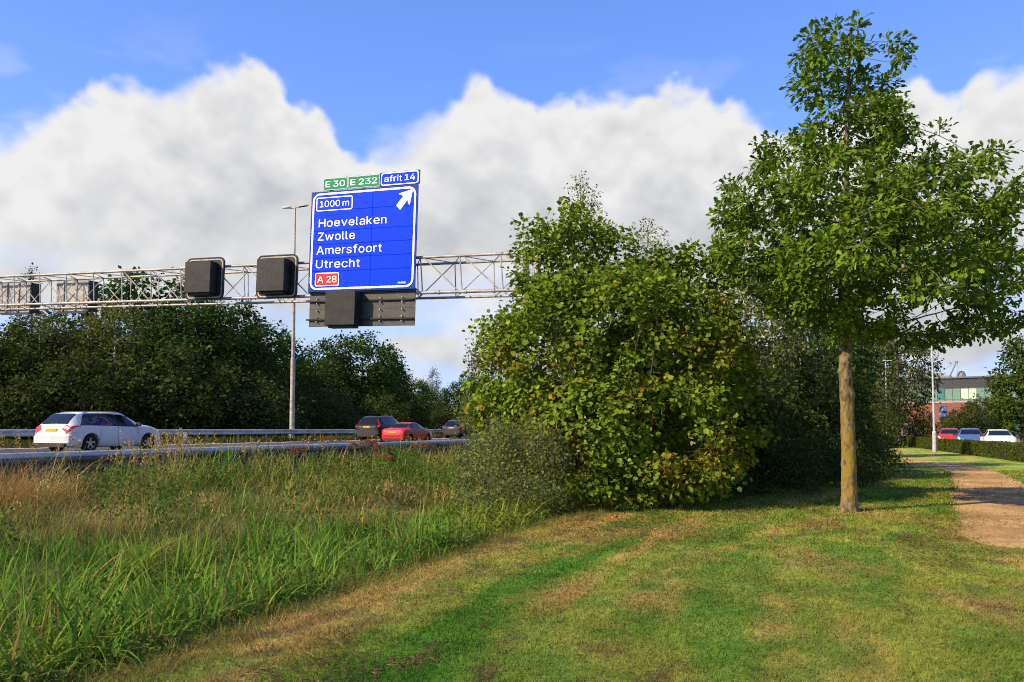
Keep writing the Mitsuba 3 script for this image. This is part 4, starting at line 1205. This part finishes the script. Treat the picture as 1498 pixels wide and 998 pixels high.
# leafy weeds: low among the reeds, in taller dark clumps up the bank
n = 95000
P, Q = rg.uniform(4.7, 14.5, n), rg.random(n) ** 1.2 * 26 + .8
f = meshkit.fbm(np.stack([P * .8, Q * .8, P * 0], -1), 3, 71)
ok = in_view(P, Q) & (f > .535 - .04 * (P < 7)) & (P > edge_p(Q) + .05)
P, Q, f = P[ok], Q[ok], f[ok]
n = len(P)
x, y = xy(P, Q)
z = ground_z(x, y) + rg.random(n) ** .8 * np.clip((f - .48) * 6, .15, .75) * np.clip((P - 4.5) / 1, .3, 1)
cl = meshkit.fbm(np.stack([P * .5, Q * .5, P * 0 + 4], -1), 2, 72)[:, None]
wc = tone(rg, n, (.050, .115, .018), (.125, .205, .038), .4)
wc = np.where(cl > .56, wc * [1.5, 1.15, 1.2], wc)
mm = leaves(SMALL_LEAF, np.stack([x, y, z], -1), rg.normal(0, 1, (n, 3)), rg.normal(0, .5, (n, 3)) + [0, 0, 1], rg.uniform(.035, .085, n), wc)
stuff_label(put('low_weeds', mm[0], 'leaf_surface', False, color=mm[1]), 'leafy green weeds in clumps between the reeds and up the bank', 'weeds')

# the mown lawn: short blades, thinner and denser near the photographer
n = 455000
D = 4.6 * np.exp(rg.random(n) * math.log(34 / 4.6))
X = rg.uniform(-.64, .80, n) * D
P, Q = pq(X, D)
keep = P < edge_p(Q) + .10
X, D, P, Q = X[keep], D[keep], P[keep], Q[keep]
dist = shapely.distance(PATH.exterior, shapely.points(X, D))
inp = shapely.contains_xy(PATH, X, D)
keep = ~inp | (rg.random(len(X)) < .02 + .75 * np.exp(-dist / .09))
keep &= np.hypot(X - 6.99, D - 17.1) > .27
X, D, P, Q = X[keep], D[keep], P[keep], Q[keep]
n = len(X)
ht = rg.uniform(.016, .042, n) * (.7 + .6 * meshkit.fbm(np.stack([X * 3, D * 3, X * 0], -1), 2, 5)) * np.clip(D / 11, 1, 1.8)
wt = rg.uniform(.0022, .0042, n) * np.clip(D / 5.5, 1, 5)
a, b = rg.uniform(0, 2 * np.pi, n), rg.uniform(0, 2 * np.pi, n)
ln = ht * rg.uniform(.2, 1.3, n)
z = ground_z(X, D)
V = np.zeros((n, 3, 3))
V[:, 0] = np.stack([X + np.cos(a) * wt, D + np.sin(a) * wt, z - .004], -1)
V[:, 1] = np.stack([X - np.cos(a) * wt, D - np.sin(a) * wt, z - .004], -1)
V[:, 2] = np.stack([X + np.cos(b) * ln, D + np.sin(b) * ln, z + ht], -1)
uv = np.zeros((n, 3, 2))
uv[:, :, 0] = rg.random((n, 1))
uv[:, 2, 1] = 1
lm = trimesh.Trimesh(V.reshape(-1, 3), np.arange(3 * n).reshape(-1, 3), process=False)
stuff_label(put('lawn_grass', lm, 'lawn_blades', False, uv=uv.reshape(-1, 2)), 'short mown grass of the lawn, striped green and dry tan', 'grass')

# clippings: straw and dark thatch lying in rows
n = 26000
P, Q = rg.uniform(-12, 4.7, n), rg.random(n) ** 1.3 * 22 + 3
w = meshkit.fbm(np.stack([P * 1.4, Q * .45, P * 0], -1), 3, 81)
row = np.exp(-((P - 2.75 + .5 * (meshkit.fbm(np.stack([Q * .3, Q * 0, Q * 0], -1), 2, 4) - .5)) / .12) ** 2) * (meshkit.fbm(np.stack([P * 2, Q * 1.1, P * 0], -1), 2, 82) > .5)
ok = in_view(P, Q) & ((w > .60) | (rg.random(n) < row) | (rg.random(n) < .03))
P, Q = P[ok], Q[ok]
x, y = xy(P, Q)
ok = ~shapely.contains_xy(PATH, x, y) | (rg.random(len(x)) < .35)
x, y = x[ok], y[ok]
x, y = np.repeat(x, 5) + rg.normal(0, .05, 5 * len(x)), np.repeat(y, 5) + rg.normal(0, .05, 5 * len(y))
n = len(x)
an = rg.uniform(0, 2 * np.pi, n)
ax3 = np.stack([np.cos(an), np.sin(an), rg.normal(0, .25, n)], -1)
thin = (LONG_LEAF[0] * np.array([1, .35, 1]), LONG_LEAF[1])
mm = leaves(thin, np.stack([x, y, ground_z(x, y) + rg.uniform(.02, .055, n)], -1), ax3, np.stack([rg.normal(0, .4, n), rg.normal(0, .4, n), np.ones(n)], -1), rg.uniform(.04, .11, n), tone(rg, n, (.070, .050, .03), (.27, .19, .09), .35))
stuff_label(put('grass_clippings', mm[0], 'grass_surface', False, color=mm[1]), 'dark and straw coloured grass clippings lying in rows on the lawn', 'clippings')

# fallen leaves at the foot of the hazel
n = 340
x, y = np.concatenate([rg.normal(1.2, 1.3, n - 50), rg.uniform(-1, 6, 50)]), np.concatenate([rg.normal(15.6, .5, n - 50), rg.uniform(11, 17, 50)])
p_, q_ = pq(x, y)
ok = (p_ < 4.6)
x, y = x[ok], y[ok]
n = len(x)
mm = leaves(ROUND_LEAF, np.stack([x, y, ground_z(x, y) + .035], -1), rg.normal(0, 1, (n, 3)) * [1, 1, .25], rg.normal(0, .35, (n, 3)) + [0, 0, 1], rg.uniform(.04, .085, n), tone(rg, n, (.34, .10, .03), (.42, .22, .06), .4))
stuff_label(put('fallen_leaves', mm[0], 'leaf_surface', False, color=mm[1]), 'orange brown fallen leaves scattered at the foot of the hazel', 'leaves')
# clover and daisies: pale specks

print(tris, 'total', sum(len(meshkit.WRITTEN[d['filename']][1]) for d in scene.values() if d.get('type') == 'ply') / 1e6, 'unique', sum(len(w[1]) for w in meshkit.WRITTEN.values()) / 1e6)

# ------------------------------------------------------------------ cars
def paint(name, c, rough=.28, coat=.5):
    scene[name] = {'type': 'twosided', 'bsdf': {'type': 'principled', 'base_color': rgb(*c), 'roughness': rough, 'metallic': 0.0, 'specular': .5 if coat > .3 else .25, 'clearcoat': coat, 'clearcoat_gloss': .92}}
    return name


paint('paint_white', (.60, .62, .66)); paint('paint_black', (.006, .006, .007), coat=.2); paint('paint_red', (.42, .012, .018)); paint('paint_dark', (.022, .026, .040), coat=.25); paint('paint_blue', (.05, .10, .26)); paint('paint_bright_red', (.36, .025, .022)); paint('paint_silver', (.50, .52, .55))
mat('car_glass', (.008, .011, .017), .05, spec=.45)
mat('tyre', (.018, .018, .018), .85, spec=.2)
mat('alloy', (.42, .42, .43), .35, metal=.7)
mat('trim_black', (.02, .02, .021), .6)
mat('lamp_red', (.55, .012, .018), .15, spec=.8)
mat('lamp_clear', (.62, .62, .64), .12, spec=.8)
mat('plate_yellow', (.75, .38, .02), .5)
mat('seat_dark', (.03, .03, .033), .9)


class Body:
    """A car shell: a loft of cross sections along x (0 = tail, L = nose), y to the left, z up."""

    def __init__(s, L, W, prof, nx=90):
        p = np.array(prof, float)                     # x, z of the top centre line, z of the belt, half width at the belt, half width at the roof edge, z of the sill
        xs = np.unique(np.concatenate([np.linspace(0, L, nx), p[:, 0]]))
        f = [PchipInterpolator(p[:, 0], p[:, k])(xs) for k in range(1, 6)]
        zt, zb, wb, wr, zl = f
        s.L, s.xs = L, xs
        ctrl = []
        for i, x in enumerate(xs):
            w = wb[i]
            cab = max(zt[i] - zb[i], .02)
            ctrl.append([[0, zl[i]], [w * .86, zl[i]], [w * .985, zl[i] + .10], [w * 1.02, zl[i] * .45 + zb[i] * .55], [w, zb[i] - .03], [w * .985, zb[i]],
                         [wr[i], zb[i] + cab * .86], [wr[i] * .90, zb[i] + cab * .955], [wr[i] * .5, zt[i] - .004], [0, zt[i]]])
        s.ctrl = np.array(ctrl)
        s.tn = np.arange(10)
        s.fine = np.array([0, 1, 1.5, 2, 2.35, 2.7, 3, 3.5, 4, 4.5, 5, 5.35, 5.7, 6, 6.3, 6.6, 7, 7.5, 8, 8.5, 9])
        s.S = PchipInterpolator(s.tn, s.ctrl, axis=1)
        s.G = s.S(s.fine)                             # (nx, nt, 2)

    def point(s, x, t):
        x, t = np.broadcast_arrays(np.asarray(x, float), np.asarray(t, float))
        side = np.where(t > 9, -1.0, 1.0)
        t = np.where(t > 9, 18 - t, t)
        out = np.zeros(x.shape + (3,))
        for idx in np.ndindex(x.shape):
            c = np.stack([np.interp(x[idx], s.xs, s.G[:, :, k][:, j]) for j in range(len(s.fine)) for k in (0, 1)]).reshape(-1, 2)
            out[idx] = [x[idx], side[idx] * np.interp(t[idx], s.fine, c[:, 0]), np.interp(t[idx], s.fine, c[:, 1])]
        return out

    def shell(s):
        n, m = len(s.xs), len(s.fine)
        R = np.concatenate([s.G, (s.G * [-1, 1])[:, -2:0:-1]], 1)
        m = R.shape[1]
        V = np.concatenate([np.broadcast_to(s.xs[:, None, None], (n, m, 1)), R], 2).reshape(-1, 3)
        i, j = np.meshgrid(np.arange(n - 1), np.arange(m), indexing='ij')
        f = np.stack([i * m + j, i * m + (j + 1) % m, (i + 1) * m + (j + 1) % m, (i + 1) * m + j], -1).reshape(-1, 4)
        f = np.vstack([f[:, [0, 1, 2]], f[:, [0, 2, 3]]])
        k = np.arange(m)
        c0, c1 = V[:m].mean(0), V[-m:].mean(0)
        V = np.vstack([V, c0, c1])
        f = np.vstack([f, np.stack([k * 0 + n * m, (k + 1) % m, k], 1), np.stack([k * 0 + n * m + 1, (n - 1) * m + k, (n - 1) * m + (k + 1) % m], 1)])
        me = trimesh.Trimesh(V, f, process=True)
        if me.volume < 0: me.invert()
        return me

    def patch(s, corners, off=.007, nu=14, nv=8, depth=.0):
        """A panel lying on the shell; corners (x, t) run round it: a, b along one edge, c, d back along the other."""
        a, b, c, d = [np.array(k, float) for k in corners]
        u, v = np.meshgrid(np.linspace(0, 1, nu), np.linspace(0, 1, nv), indexing='ij')
        q = (a * (1 - u[..., None]) + b * u[..., None]) * (1 - v[..., None]) + (d * (1 - u[..., None]) + c * u[..., None]) * v[..., None]
        P = s.point(q[..., 0], q[..., 1])
        m = grid_mesh(P)
        N_ = m.vertex_normals.reshape(P.shape)
        ctr = np.array([s.L / 2, 0, .6])
        if (N_ * (P - ctr)).sum() < 0: N_ = -N_
        Pn = P + N_ * off
        return grid_mesh(Pn)


def wheel(r, w):
    prof = np.array([[r * .62, -w / 2], [r * .93, -w / 2], [r, -w / 2 + .03], [r, w / 2 - .03], [r * .93, w / 2], [r * .62, w / 2], [r * .62, -w / 2]])
    ty = trimesh.creation.revolve(prof, sections=32)
    rim = [trimesh.creation.revolve(np.array([[r * .60, w / 2 - .05], [r * .66, w / 2 - .05], [r * .66, w / 2 - .004], [r * .60, w / 2 - .01], [r * .60, w / 2 - .05]]), sections=28), trimesh.creation.cylinder(.055, .03, sections=16).apply_translation([0, 0, w / 2 - .03])]
    for k in range(5):
        b = box(.03, r * .62, -.032, .032, w / 2 - .05, w / 2 - .018)
        b.apply_transform(trimesh.transformations.rotation_matrix(k * 2 * math.pi / 5 + .3, [0, 0, 1]))
        rim.append(b)
    disc = trimesh.creation.cylinder(r * .60, .02, sections=24).apply_translation([0, 0, w / 2 - .10])
    return ty, join(rim), disc


def make_car(name, label, kind, color, M, group=None, roof=None, plate=True, rails=False):
    K = CAR_KINDS[kind]
    L, W, r = K['L'], K['W'], K['wheel']
    B = Body(L, W, K['prof'])
    t = thing(name, label, 'car', group)
    sh = B.shell()
    try:
        man = manifold3d.Manifold(manifold3d.Mesh(np.asarray(sh.vertices, np.float32), np.asarray(sh.faces, np.uint32)))
        for ax in K['axles']:
            for s in (-1, 1):
                c = manifold3d.Manifold.cylinder(.42, r + .055, r + .055, 40).rotate([90, 0, 0]).translate([ax, s * (W / 2) + .21, r])
                man = man - c
        o = man.to_mesh()
        sh = trimesh.Trimesh(o.vert_properties[:, :3], o.tri_verts)
    except Exception as e:
        print('car boolean', e)
    put(t + '__body', sh, color, 28, M)
    for ax in K['axles']:
        for s in (-1, 1):
            ty, rim, disc = wheel(r, .215)
            R = np.eye(4)
            R[:3, :3] = np.array([[1, 0, 0], [0, 0, s], [0, 1 * -s, 0]]).T if False else np.array([[1, 0, 0], [0, 0, s * 1.0], [0, -s * 1.0, 0]])
            R[:3, 3] = [ax, s * (W / 2 - .13), r]
            wk = put(t + '__wheel', join([ty, disc]), 'tyre', 40, M @ R)
            put(wk + '__rim', rim, 'alloy', 30, M @ R)
    for side in (0, 1):
        m_ = lambda t_: t_ if side == 0 else 18 - t_
        for (x0b, x1b, x1t, x0t) in K['side']:
            put(t + '__side_window', B.patch([(x0b, m_(5.08)), (x1b, m_(5.08)), (x1t, m_(5.98)), (x0t, m_(5.98))]), 'car_glass', True, M)
        (a0, _, _, d0), (_, b1, c1, _) = K['side'][0], K['side'][-1]
        put(t + '__window_trim', B.patch([(a0 - .02, m_(5.02)), (b1 + .02, m_(5.02)), (c1 + .02, m_(6.04)), (d0 - .02, m_(6.04))], .004, 30, 8), 'trim_black', True, M)
        for xs_ in K['seams']:
            put(t + '__door_seam', B.patch([(xs_ - .007, m_(1.8)), (xs_ + .007, m_(1.8)), (xs_ + .007, m_(5.0)), (xs_ - .007, m_(5.0))], .003, 2, 14), 'trim_black', True, M)
        for xh in K['handles']:
            p = B.point(xh, m_(4.3))
            put(t + '__door_handle', rbox(p[0] - .09, p[0] + .09, p[1] - .022, p[1] + .022, p[2] - .018, p[2] + .014, .008), color, False, M)
        mx = K['mirror']
        p = B.point(mx, m_(5.1))
        s = 1 if side == 0 else -1
        put(t + '__mirror', hull([[mx + a, p[1] + s * b, p[2] + c] for a, b, c in ((-.06, .04, .02), (.06, .04, .02), (-.06, .24, .0), (.09, .20, .02), (-.06, .24, .15), (.07, .20, .14), (-.06, .08, .15), (.05, .08, .14))]), 'trim_black' if kind != 'front_white' else color, False, M)
        for corners in K['tail']:
            k = put(t + '__tail_light', B.patch([(a, m_(b)) for a, b in corners], .012, 10, 10), 'lamp_red', True, M)
        for corners in K['head']:
            put(t + '__headlight', B.patch([(a, m_(b)) for a, b in corners], .010, 10, 10), 'lamp_clear', True, M)
    a, b, tb, tt = K['rear_glass']
    put(t + '__rear_window', B.patch([(a, tb), (a, 18 - tb), (b, 18 - tt), (b, tt)], .008, 20, 10), 'car_glass', True, M)
    a, b, tb, tt = K['screen']
    put(t + '__windscreen', B.patch([(a, tb), (a, 18 - tb), (b, 18 - tt), (b, tt)], .008, 20, 10), 'car_glass', True, M)
    if plate:
        zp = K['plate_z']
        zc = B.point(np.linspace(0, .4, 80), np.full(80, 9.0))
        xp = float(np.interp(zp, zc[:, 2], zc[:, 0]))
        put(t + '__number_plate', rbox(xp - .03, xp + .03, -.26, .26, zp - .055, zp + .055, .006), 'plate_yellow', False, M)
    zb_ = K['bumper']
    put(t + '__rear_bumper', hull([[x, s * y, z] for s in (-1, 1) for x, y, z in ((-.035, W * .36, zb_[0]), (-.035, W * .36, zb_[1]), (.18, W * .492, zb_[0]), (.18, W * .492, zb_[1]), (.02, W * .46, zb_[0]), (.02, W * .46, zb_[1]))]), color if K.get('bumper_paint') else 'trim_black', 40, M)
    put(t + '__rear_valance', hull([[x, s * y, z] for s in (-1, 1) for x, y, z in ((-.02, W * .36, zb_[0] - .14), (-.02, W * .36, zb_[0]-.003), (.2, W * .47, zb_[0] - .14), (.2, W * .47, zb_[0]-.003))]), 'trim_black', 40, M)
    if rails:
        for s in (-1, 1):
            pts = [B.point(x, 7.0) for x in np.linspace(K['rail'][0], K['rail'][1], 8)]
            P = np.array([[p[0], s * p[1], p[2] + .035] for p in pts])
            P[0, 2] -= .04; P[-1, 2] -= .04
            put(t + '__roof_rail', tube(P, .018, 8), 'alloy', 40, M)
    return t


CAR_KINDS = {
    'estate': dict(L=4.58, W=1.80, wheel=.325, axles=(.93, 3.66), bumper=(.34, .60), bumper_paint=True, plate_z=.80, handles=(1.62, 2.55), mirror=3.02, rail=(.8, 2.7),
                   prof=[(0, .66, .60, .60, .50, .30), (.05, .86, .78, .78, .60, .24), (.12, .98, .88, .85, .64, .20), (.30, 1.19, .93, .875, .62, .18), (.58, 1.40, .955, .89, .60, .18), (.9, 1.45, .955, .90, .60, .18), (1.8, 1.475, .945, .90, .62, .18), (2.5, 1.445, .925, .90, .61, .18), (2.9, 1.30, .92, .90, .62, .18), (3.42, 1.03, .93, .88, .70, .18), (3.8, .97, .88, .87, .74, .18), (4.25, .87, .76, .80, .66, .2), (4.48, .74, .62, .68, .5, .24), (4.58, .58, .5, .5, .4, .3)],
                   side=[(.46, 1.30, 1.34, .82), (1.36, 2.12, 2.08, 1.40), (2.18, 3.12, 2.72, 2.14)], rear_glass=(.15, .56, 6.2, 6.6), screen=(3.36, 2.72, 6.2, 6.5),
                   tail=[((.03, 3.75), (.52, 4.35), (.40, 5.05), (.12, 5.3)), ((.025, 4.0), (.12, 5.3), (.125, 6.9), (.04, 7.2))], head=[((4.0, 4.6), (4.46, 4.2), (4.44, 5.4), (4.1, 5.6))]),
    'suv': dict(L=4.63, W=1.89, wheel=.365, axles=(.95, 3.70), bumper=(.48, .78), plate_z=.98, handles=(1.6, 2.5), mirror=3.05, rail=(.6, 2.7),
                prof=[(0, .80, .72, .66, .55, .42), (.05, 1.02, .92, .84, .66, .34), (.12, 1.13, 1.02, .90, .70, .30), (.24, 1.30, 1.07, .925, .69, .27), (.48, 1.58, 1.10, .94, .64, .26), (.8, 1.67, 1.11, .945, .64, .26), (1.8, 1.70, 1.10, .945, .66, .26), (2.5, 1.66, 1.07, .945, .65, .26), (2.95, 1.48, 1.06, .94, .67, .26), (3.45, 1.20, 1.05, .92, .74, .26), (3.8, 1.13, 1.00, .91, .78, .26), (4.3, 1.0, .88, .85, .7, .28), (4.55, .82, .7, .7, .55, .32), (4.63, .66, .6, .55, .45, .4)],
                side=[(.62, 1.28, 1.28, .82), (1.34, 2.12, 2.06, 1.34), (2.18, 3.15, 2.76, 2.12)], rear_glass=(.13, .46, 6.3, 6.6), screen=(3.38, 2.76, 6.2, 6.5),
                tail=[((.05, 4.3), (.30, 4.8), (.30, 5.3), (.08, 5.6)), ((.10, 5.0), (.24, 5.0), (.48, 6.3), (.36, 6.5))], head=[((4.0, 4.6), (4.5, 4.2), (4.45, 5.4), (4.1, 5.6))]),
    'sedan': dict(L=4.48, W=1.72, wheel=.31, axles=(.92, 3.48), bumper=(.34, .58), bumper_paint=True, plate_z=.76, handles=(1.62, 2.45), mirror=2.98, rail=(.8, 2.7),
                  prof=[(0, .62, .55, .62, .5, .3), (.05, .84, .74, .77, .60, .24), (.14, .97, .88, .83, .66, .2), (.40, 1.01, .93, .85, .66, .18), (.72, 1.03, .94, .855, .62, .18), (1.30, 1.34, .94, .86, .56, .18), (1.9, 1.40, .93, .86, .57, .18), (2.4, 1.385, .92, .86, .57, .18), (2.85, 1.22, .91, .86, .59, .18), (3.35, 1.0, .91, .85, .68, .18), (3.8, .93, .85, .84, .7, .18), (4.25, .82, .72, .76, .6, .2), (4.42, .68, .6, .66, .5, .25), (4.48, .55, .5, .5, .4, .3)],
                  side=[(.98, 1.32, 1.40, 1.24), (1.36, 2.08, 2.02, 1.42), (2.14, 3.05, 2.66, 2.08)], rear_glass=(.76, 1.28, 6.1, 6.5), screen=(3.3, 2.62, 6.2, 6.5),
                  tail=[((.05, 4.0), (.30, 4.4), (.30, 5.0), (.08, 5.2)), ((.05, 4.3), (.10, 5.2), (.10, 6.8), (.06, 7.1))], head=[((3.9, 4.6), (4.38, 4.2), (4.34, 5.4), (4.0, 5.6))]),
}
CAR_KINDS['estate']['seams'] = (1.33, 2.15, 3.1)
CAR_KINDS['suv']['seams'] = (1.31, 2.15, 3.1)
CAR_KINDS['sedan']['seams'] = (1.34, 2.11, 3.0)
CAR_KINDS['hatch'] = {**CAR_KINDS['estate'], 'L': 4.1}
CAR_KINDS['hatch']['prof'] = [(x * 4.1 / 4.58, *r) for x, *r in CAR_KINDS['estate']['prof']]
sc_ = 4.1 / 4.58
for key in ('side',): CAR_KINDS['hatch'][key] = [tuple(v * sc_ for v in q) for q in CAR_KINDS['estate'][key]]
for key in ('tail', 'head'): CAR_KINDS['hatch'][key] = [tuple((a * sc_, b) for a, b in q) for q in CAR_KINDS['estate'][key]]
for key in ('rear_glass', 'screen'): CAR_KINDS['hatch'][key] = (CAR_KINDS['estate'][key][0] * sc_, CAR_KINDS['estate'][key][1] * sc_) + CAR_KINDS['estate'][key][2:]
for key in ('axles', 'handles', 'rail', 'seams'): CAR_KINDS['hatch'][key] = tuple(v * sc_ for v in CAR_KINDS['estate'][key])
CAR_KINDS['hatch']['mirror'] *= sc_


def on_road(px, p_lane, s=1.0, sz=None, turn=0.0):
    """The car's tail centre stands on this sight line in its lane and drives away along the road."""
    v = at(px, 640, 1) - EYE
    k = p_lane / (v[0] * NV[0] + v[1] * NV[1])
    x, y = v[0] * k, v[1] * k
    return place(x, y, float(np.interp(p_lane, PZ[:, 0], PZ[:, 1])) + .022, math.pi / 2 - TH + turn, s, sz)


make_car('estate_car', 'white estate car driving away behind the near guardrail at left', 'estate', 'paint_white', on_road(74, 26.4, 1.04), 'cars driving away on the motorway', rails=True)
make_car('off_road_car', 'black off road car with tall red tail lights, beside the red saloon', 'suv', 'paint_black', on_road(536, 27.6), 'cars driving away on the motorway', rails=True)
make_car('saloon_car', 'red saloon car in front of the black off road car', 'sedan', 'paint_red', on_road(574, 24.7, .97), 'cars driving away on the motorway')
make_car('off_road_car', 'dark blue grey car half hidden by the left edge of the shrubs', 'suv', 'paint_dark', on_road(660, 29.0, .92), 'cars driving away on the motorway', rails=True)


def parked(px, D, z, name, label, kind, color, heading, s=1.0):
    """The nose of the car is at this sight line."""
    P = at(px, 640, D)
    L = CAR_KINDS[kind]['L'] * s
    h = math.radians(heading)
    d = np.array([math.sin(h), math.cos(h)])
    o = P[:2] - d * L
    make_car(name, label, kind, color, place(o[0], o[1], z, math.pi / 2 - h, s), 'parked cars behind the hedge')


parked(1466, 51, .29, 'parked_car', 'white parked car behind the hedge, nearest the right edge', 'sedan', 'paint_white', 205)
parked(1421, 58, .29, 'parked_car', 'blue parked car behind the hedge, in the middle of three', 'hatch', 'paint_blue', 207)
parked(1390, 65, .29, 'parked_car', 'red parked car behind the hedge, nearest the lamp post', 'hatch', 'paint_bright_red', 207)

# ------------------------------------------------------------------ the office building behind the car park
mat('facade_metal', (.10, .105, .115), .5)
mat('facade_dark', (.055, .060, .072), .15, spec=.7)
mat('facade_grey', (.20, .205, .22), .25, spec=.6)
mat('glass_green', (.14, .25, .22), .08, spec=.8)
mat('glass_pale', (.42, .56, .46), .2, spec=.6)
mat('glass_teal', (.05, .17, .17), .06, spec=.9)
mat('glass_blue', (.03, .06, .12), .06, spec=.9)
mat('brick', brick_color, .9, spec=.2)
mat('coping', (.34, .33, .32), .7)
mat('crane_grey', (.20, .20, .21), .6)
mat('pillar_white', (.60, .62, .72), .6)


def building():
    rg = np.random.default_rng(61)
    t = thing('office_building', 'flat roofed office building with a glazed top storey and a red brick wing', 'building')
    A, B_ = at(1235, 640, 128), at(1520, 640, 112)
    d = unit(np.array([B_[0] - A[0], B_[1] - A[1]]))
    Lb = np.hypot(B_[0] - A[0], B_[1] - A[1]) + 16
    M = frame([A[0], A[1], .25], [d[0], d[1], 0], [-d[1], d[0], 0], [0, 0, 1])        # x along the front, y into the building, z up
    Hb = 8.9
    put(t + '__wall', box(0, Lb, .12, 18, -.5, Hb - .12), 'facade_metal', False, M)
    put(t + '__roof', box(-.25, Lb + .25, -.22, 18.2, Hb - .117, Hb + .10), 'facade_metal', False, M)
    n = int(Lb / 1.02)
    for zi, (z0, z1) in enumerate(((7.35, 8.72), (5.75, 7.29), (4.35, 5.69), (2.9, 4.29), (1.4, 2.84), (.0, 1.34))):
        for k in range(n):
            x0 = k * 1.02 + .04
            rr = meshkit.noise(np.array([k * .37, zi * 3.1, 1.7]))
            if zi == 0: m = 'facade_grey' if rr < .62 else 'facade_dark'
            elif zi == 1: m = 'glass_pale' if rr < .36 else 'glass_green' if rr < .78 else 'glass_teal'
            elif zi == 2: m = 'glass_blue' if rr < .4 else 'facade_grey'
            else: m = ('glass_teal', 'glass_blue', 'facade_grey')[int(rg.integers(0, 3))] if zi != 4 else 'glass_teal'
            put(t + '__pane', box(x0, x0 + .94, .03, .115, z0, z1), m, False, M)
    for z in (7.32, 5.72, 4.32, 2.87, 1.37):
        put(t + '__transom', box(0, Lb, -.015, .119, z - .028, z + .028), 'facade_metal', False, M)
    # brick wing in front
    C, E = at(1300, 640, 121), at(1413.5, 640, 110)
    x0 = float((C[:2] - A[:2]) @ d)
    x1 = float((E[:2] - A[:2]) @ d)
    wing = box(x0, x1, -7.5, -.25, -.5, 5.05)
    put(t + '__brick_wing', wing, 'brick', False, M)
    put(t + '__coping', box(x0 - .08, x1 + .08, -7.58, -.25, 5.053, 5.23), 'coping', False, M)
    for k in range(9):
        xx = x0 + .5 + k * .62
        put(t + '__slot_window', box(xx, xx + .28, -7.56, -7.505, .6, 2.1), 'glass_blue', False, M)
    # crane and dome on the roof
    for (px, py, D) in ((1386, 552, 122),):
        P = at(px, py, D)
        c = thing('roof_crane', 'small grey jib crane standing on the office roof edge', 'crane')
        Mx = frame([P[0], P[1], .25 + Hb + .1], [d[0], d[1], 0], [-d[1], d[0], 0], [0, 0, 1])
        put(c + '__base', join([rbox(-.9, .5, -.5, .5, 0, .42, .05), rbox(-1.2, -.75, -.35, .35, .25, .85, .05)]), 'crane_grey', False, Mx)
        put(c + '__jib', join([bar([.3, -.25, .3], [1.25, -.08, 2.35], .06), bar([.3, .25, .3], [1.25, .08, 2.35], .06)] + [bar([.3 + .95 * f, -.25 + .17 * f, .3 + 2.05 * f], [.3 + .95 * (f + .12), .25 - .17 * (f + .12), .3 + 2.05 * (f + .12)], .03) for f in np.linspace(0, .85, 7)]), 'crane_grey', False, Mx)
        put(c + '__head', rbox(1.05, 1.45, -.2, .2, 2.25, 2.55, .04), 'crane_grey', False, Mx)
        put(c + '__cable', bar([-1.1, 0, .8], [1.2, 0, 2.45], .025), 'crane_grey', False, Mx)
        put(c + '__hoist_rope', bar([1.38, 0, 2.3], [1.38, 0, .9], .02), 'crane_grey', False, Mx)
        dm = thing('roof_dome', 'rounded grey roof unit beside the jib crane', 'roof unit')
        put(dm + '__shell', trimesh.creation.revolve(np.array([[0, 0], [.62, 0], [.64, .4], [.55, .85], [.3, 1.1], [0, 1.18]]), sections=20).apply_translation([1.55, 1.6, 0]), 'crane_grey', 40, Mx)
        put(dm + '__rim', trimesh.creation.revolve(np.array([[.60, .0], [.70, 0], [.70, .12], [.60, .12], [.60, .0]]), sections=20).apply_translation([1.55, 1.6, 0]), 'facade_metal', 40, Mx)
    # the pale blotched pillar by the wing
    P = at(1381, 640, 104)
    pl = thing('sign_pillar', 'tall narrow pale pillar with dark blotches between the bushes', 'pillar')
    Mx = frame([P[0], P[1], .2], [d[0], d[1], 0], [-d[1], d[0], 0], [0, 0, 1])
    put(pl + '__face', rbox(-.42, .42, -.16, .16, 2.2, 4.4, .05), 'pillar_mottled', False, Mx)
    for x in (-.36, .22):
        put(pl + '__leg', box(x, x + .10, -.05, .05, -.1, 2.197), 'pillar_white', False, Mx)
    return t


mat('pillar_mottled', lambda p, n, uv: MX([.60, .62, .74], [.06, .06, .12], SS(.44, .54, FB(p.x * 2.6, p.y * 2.6, p.z * 2.6, 2))), .6)
building()
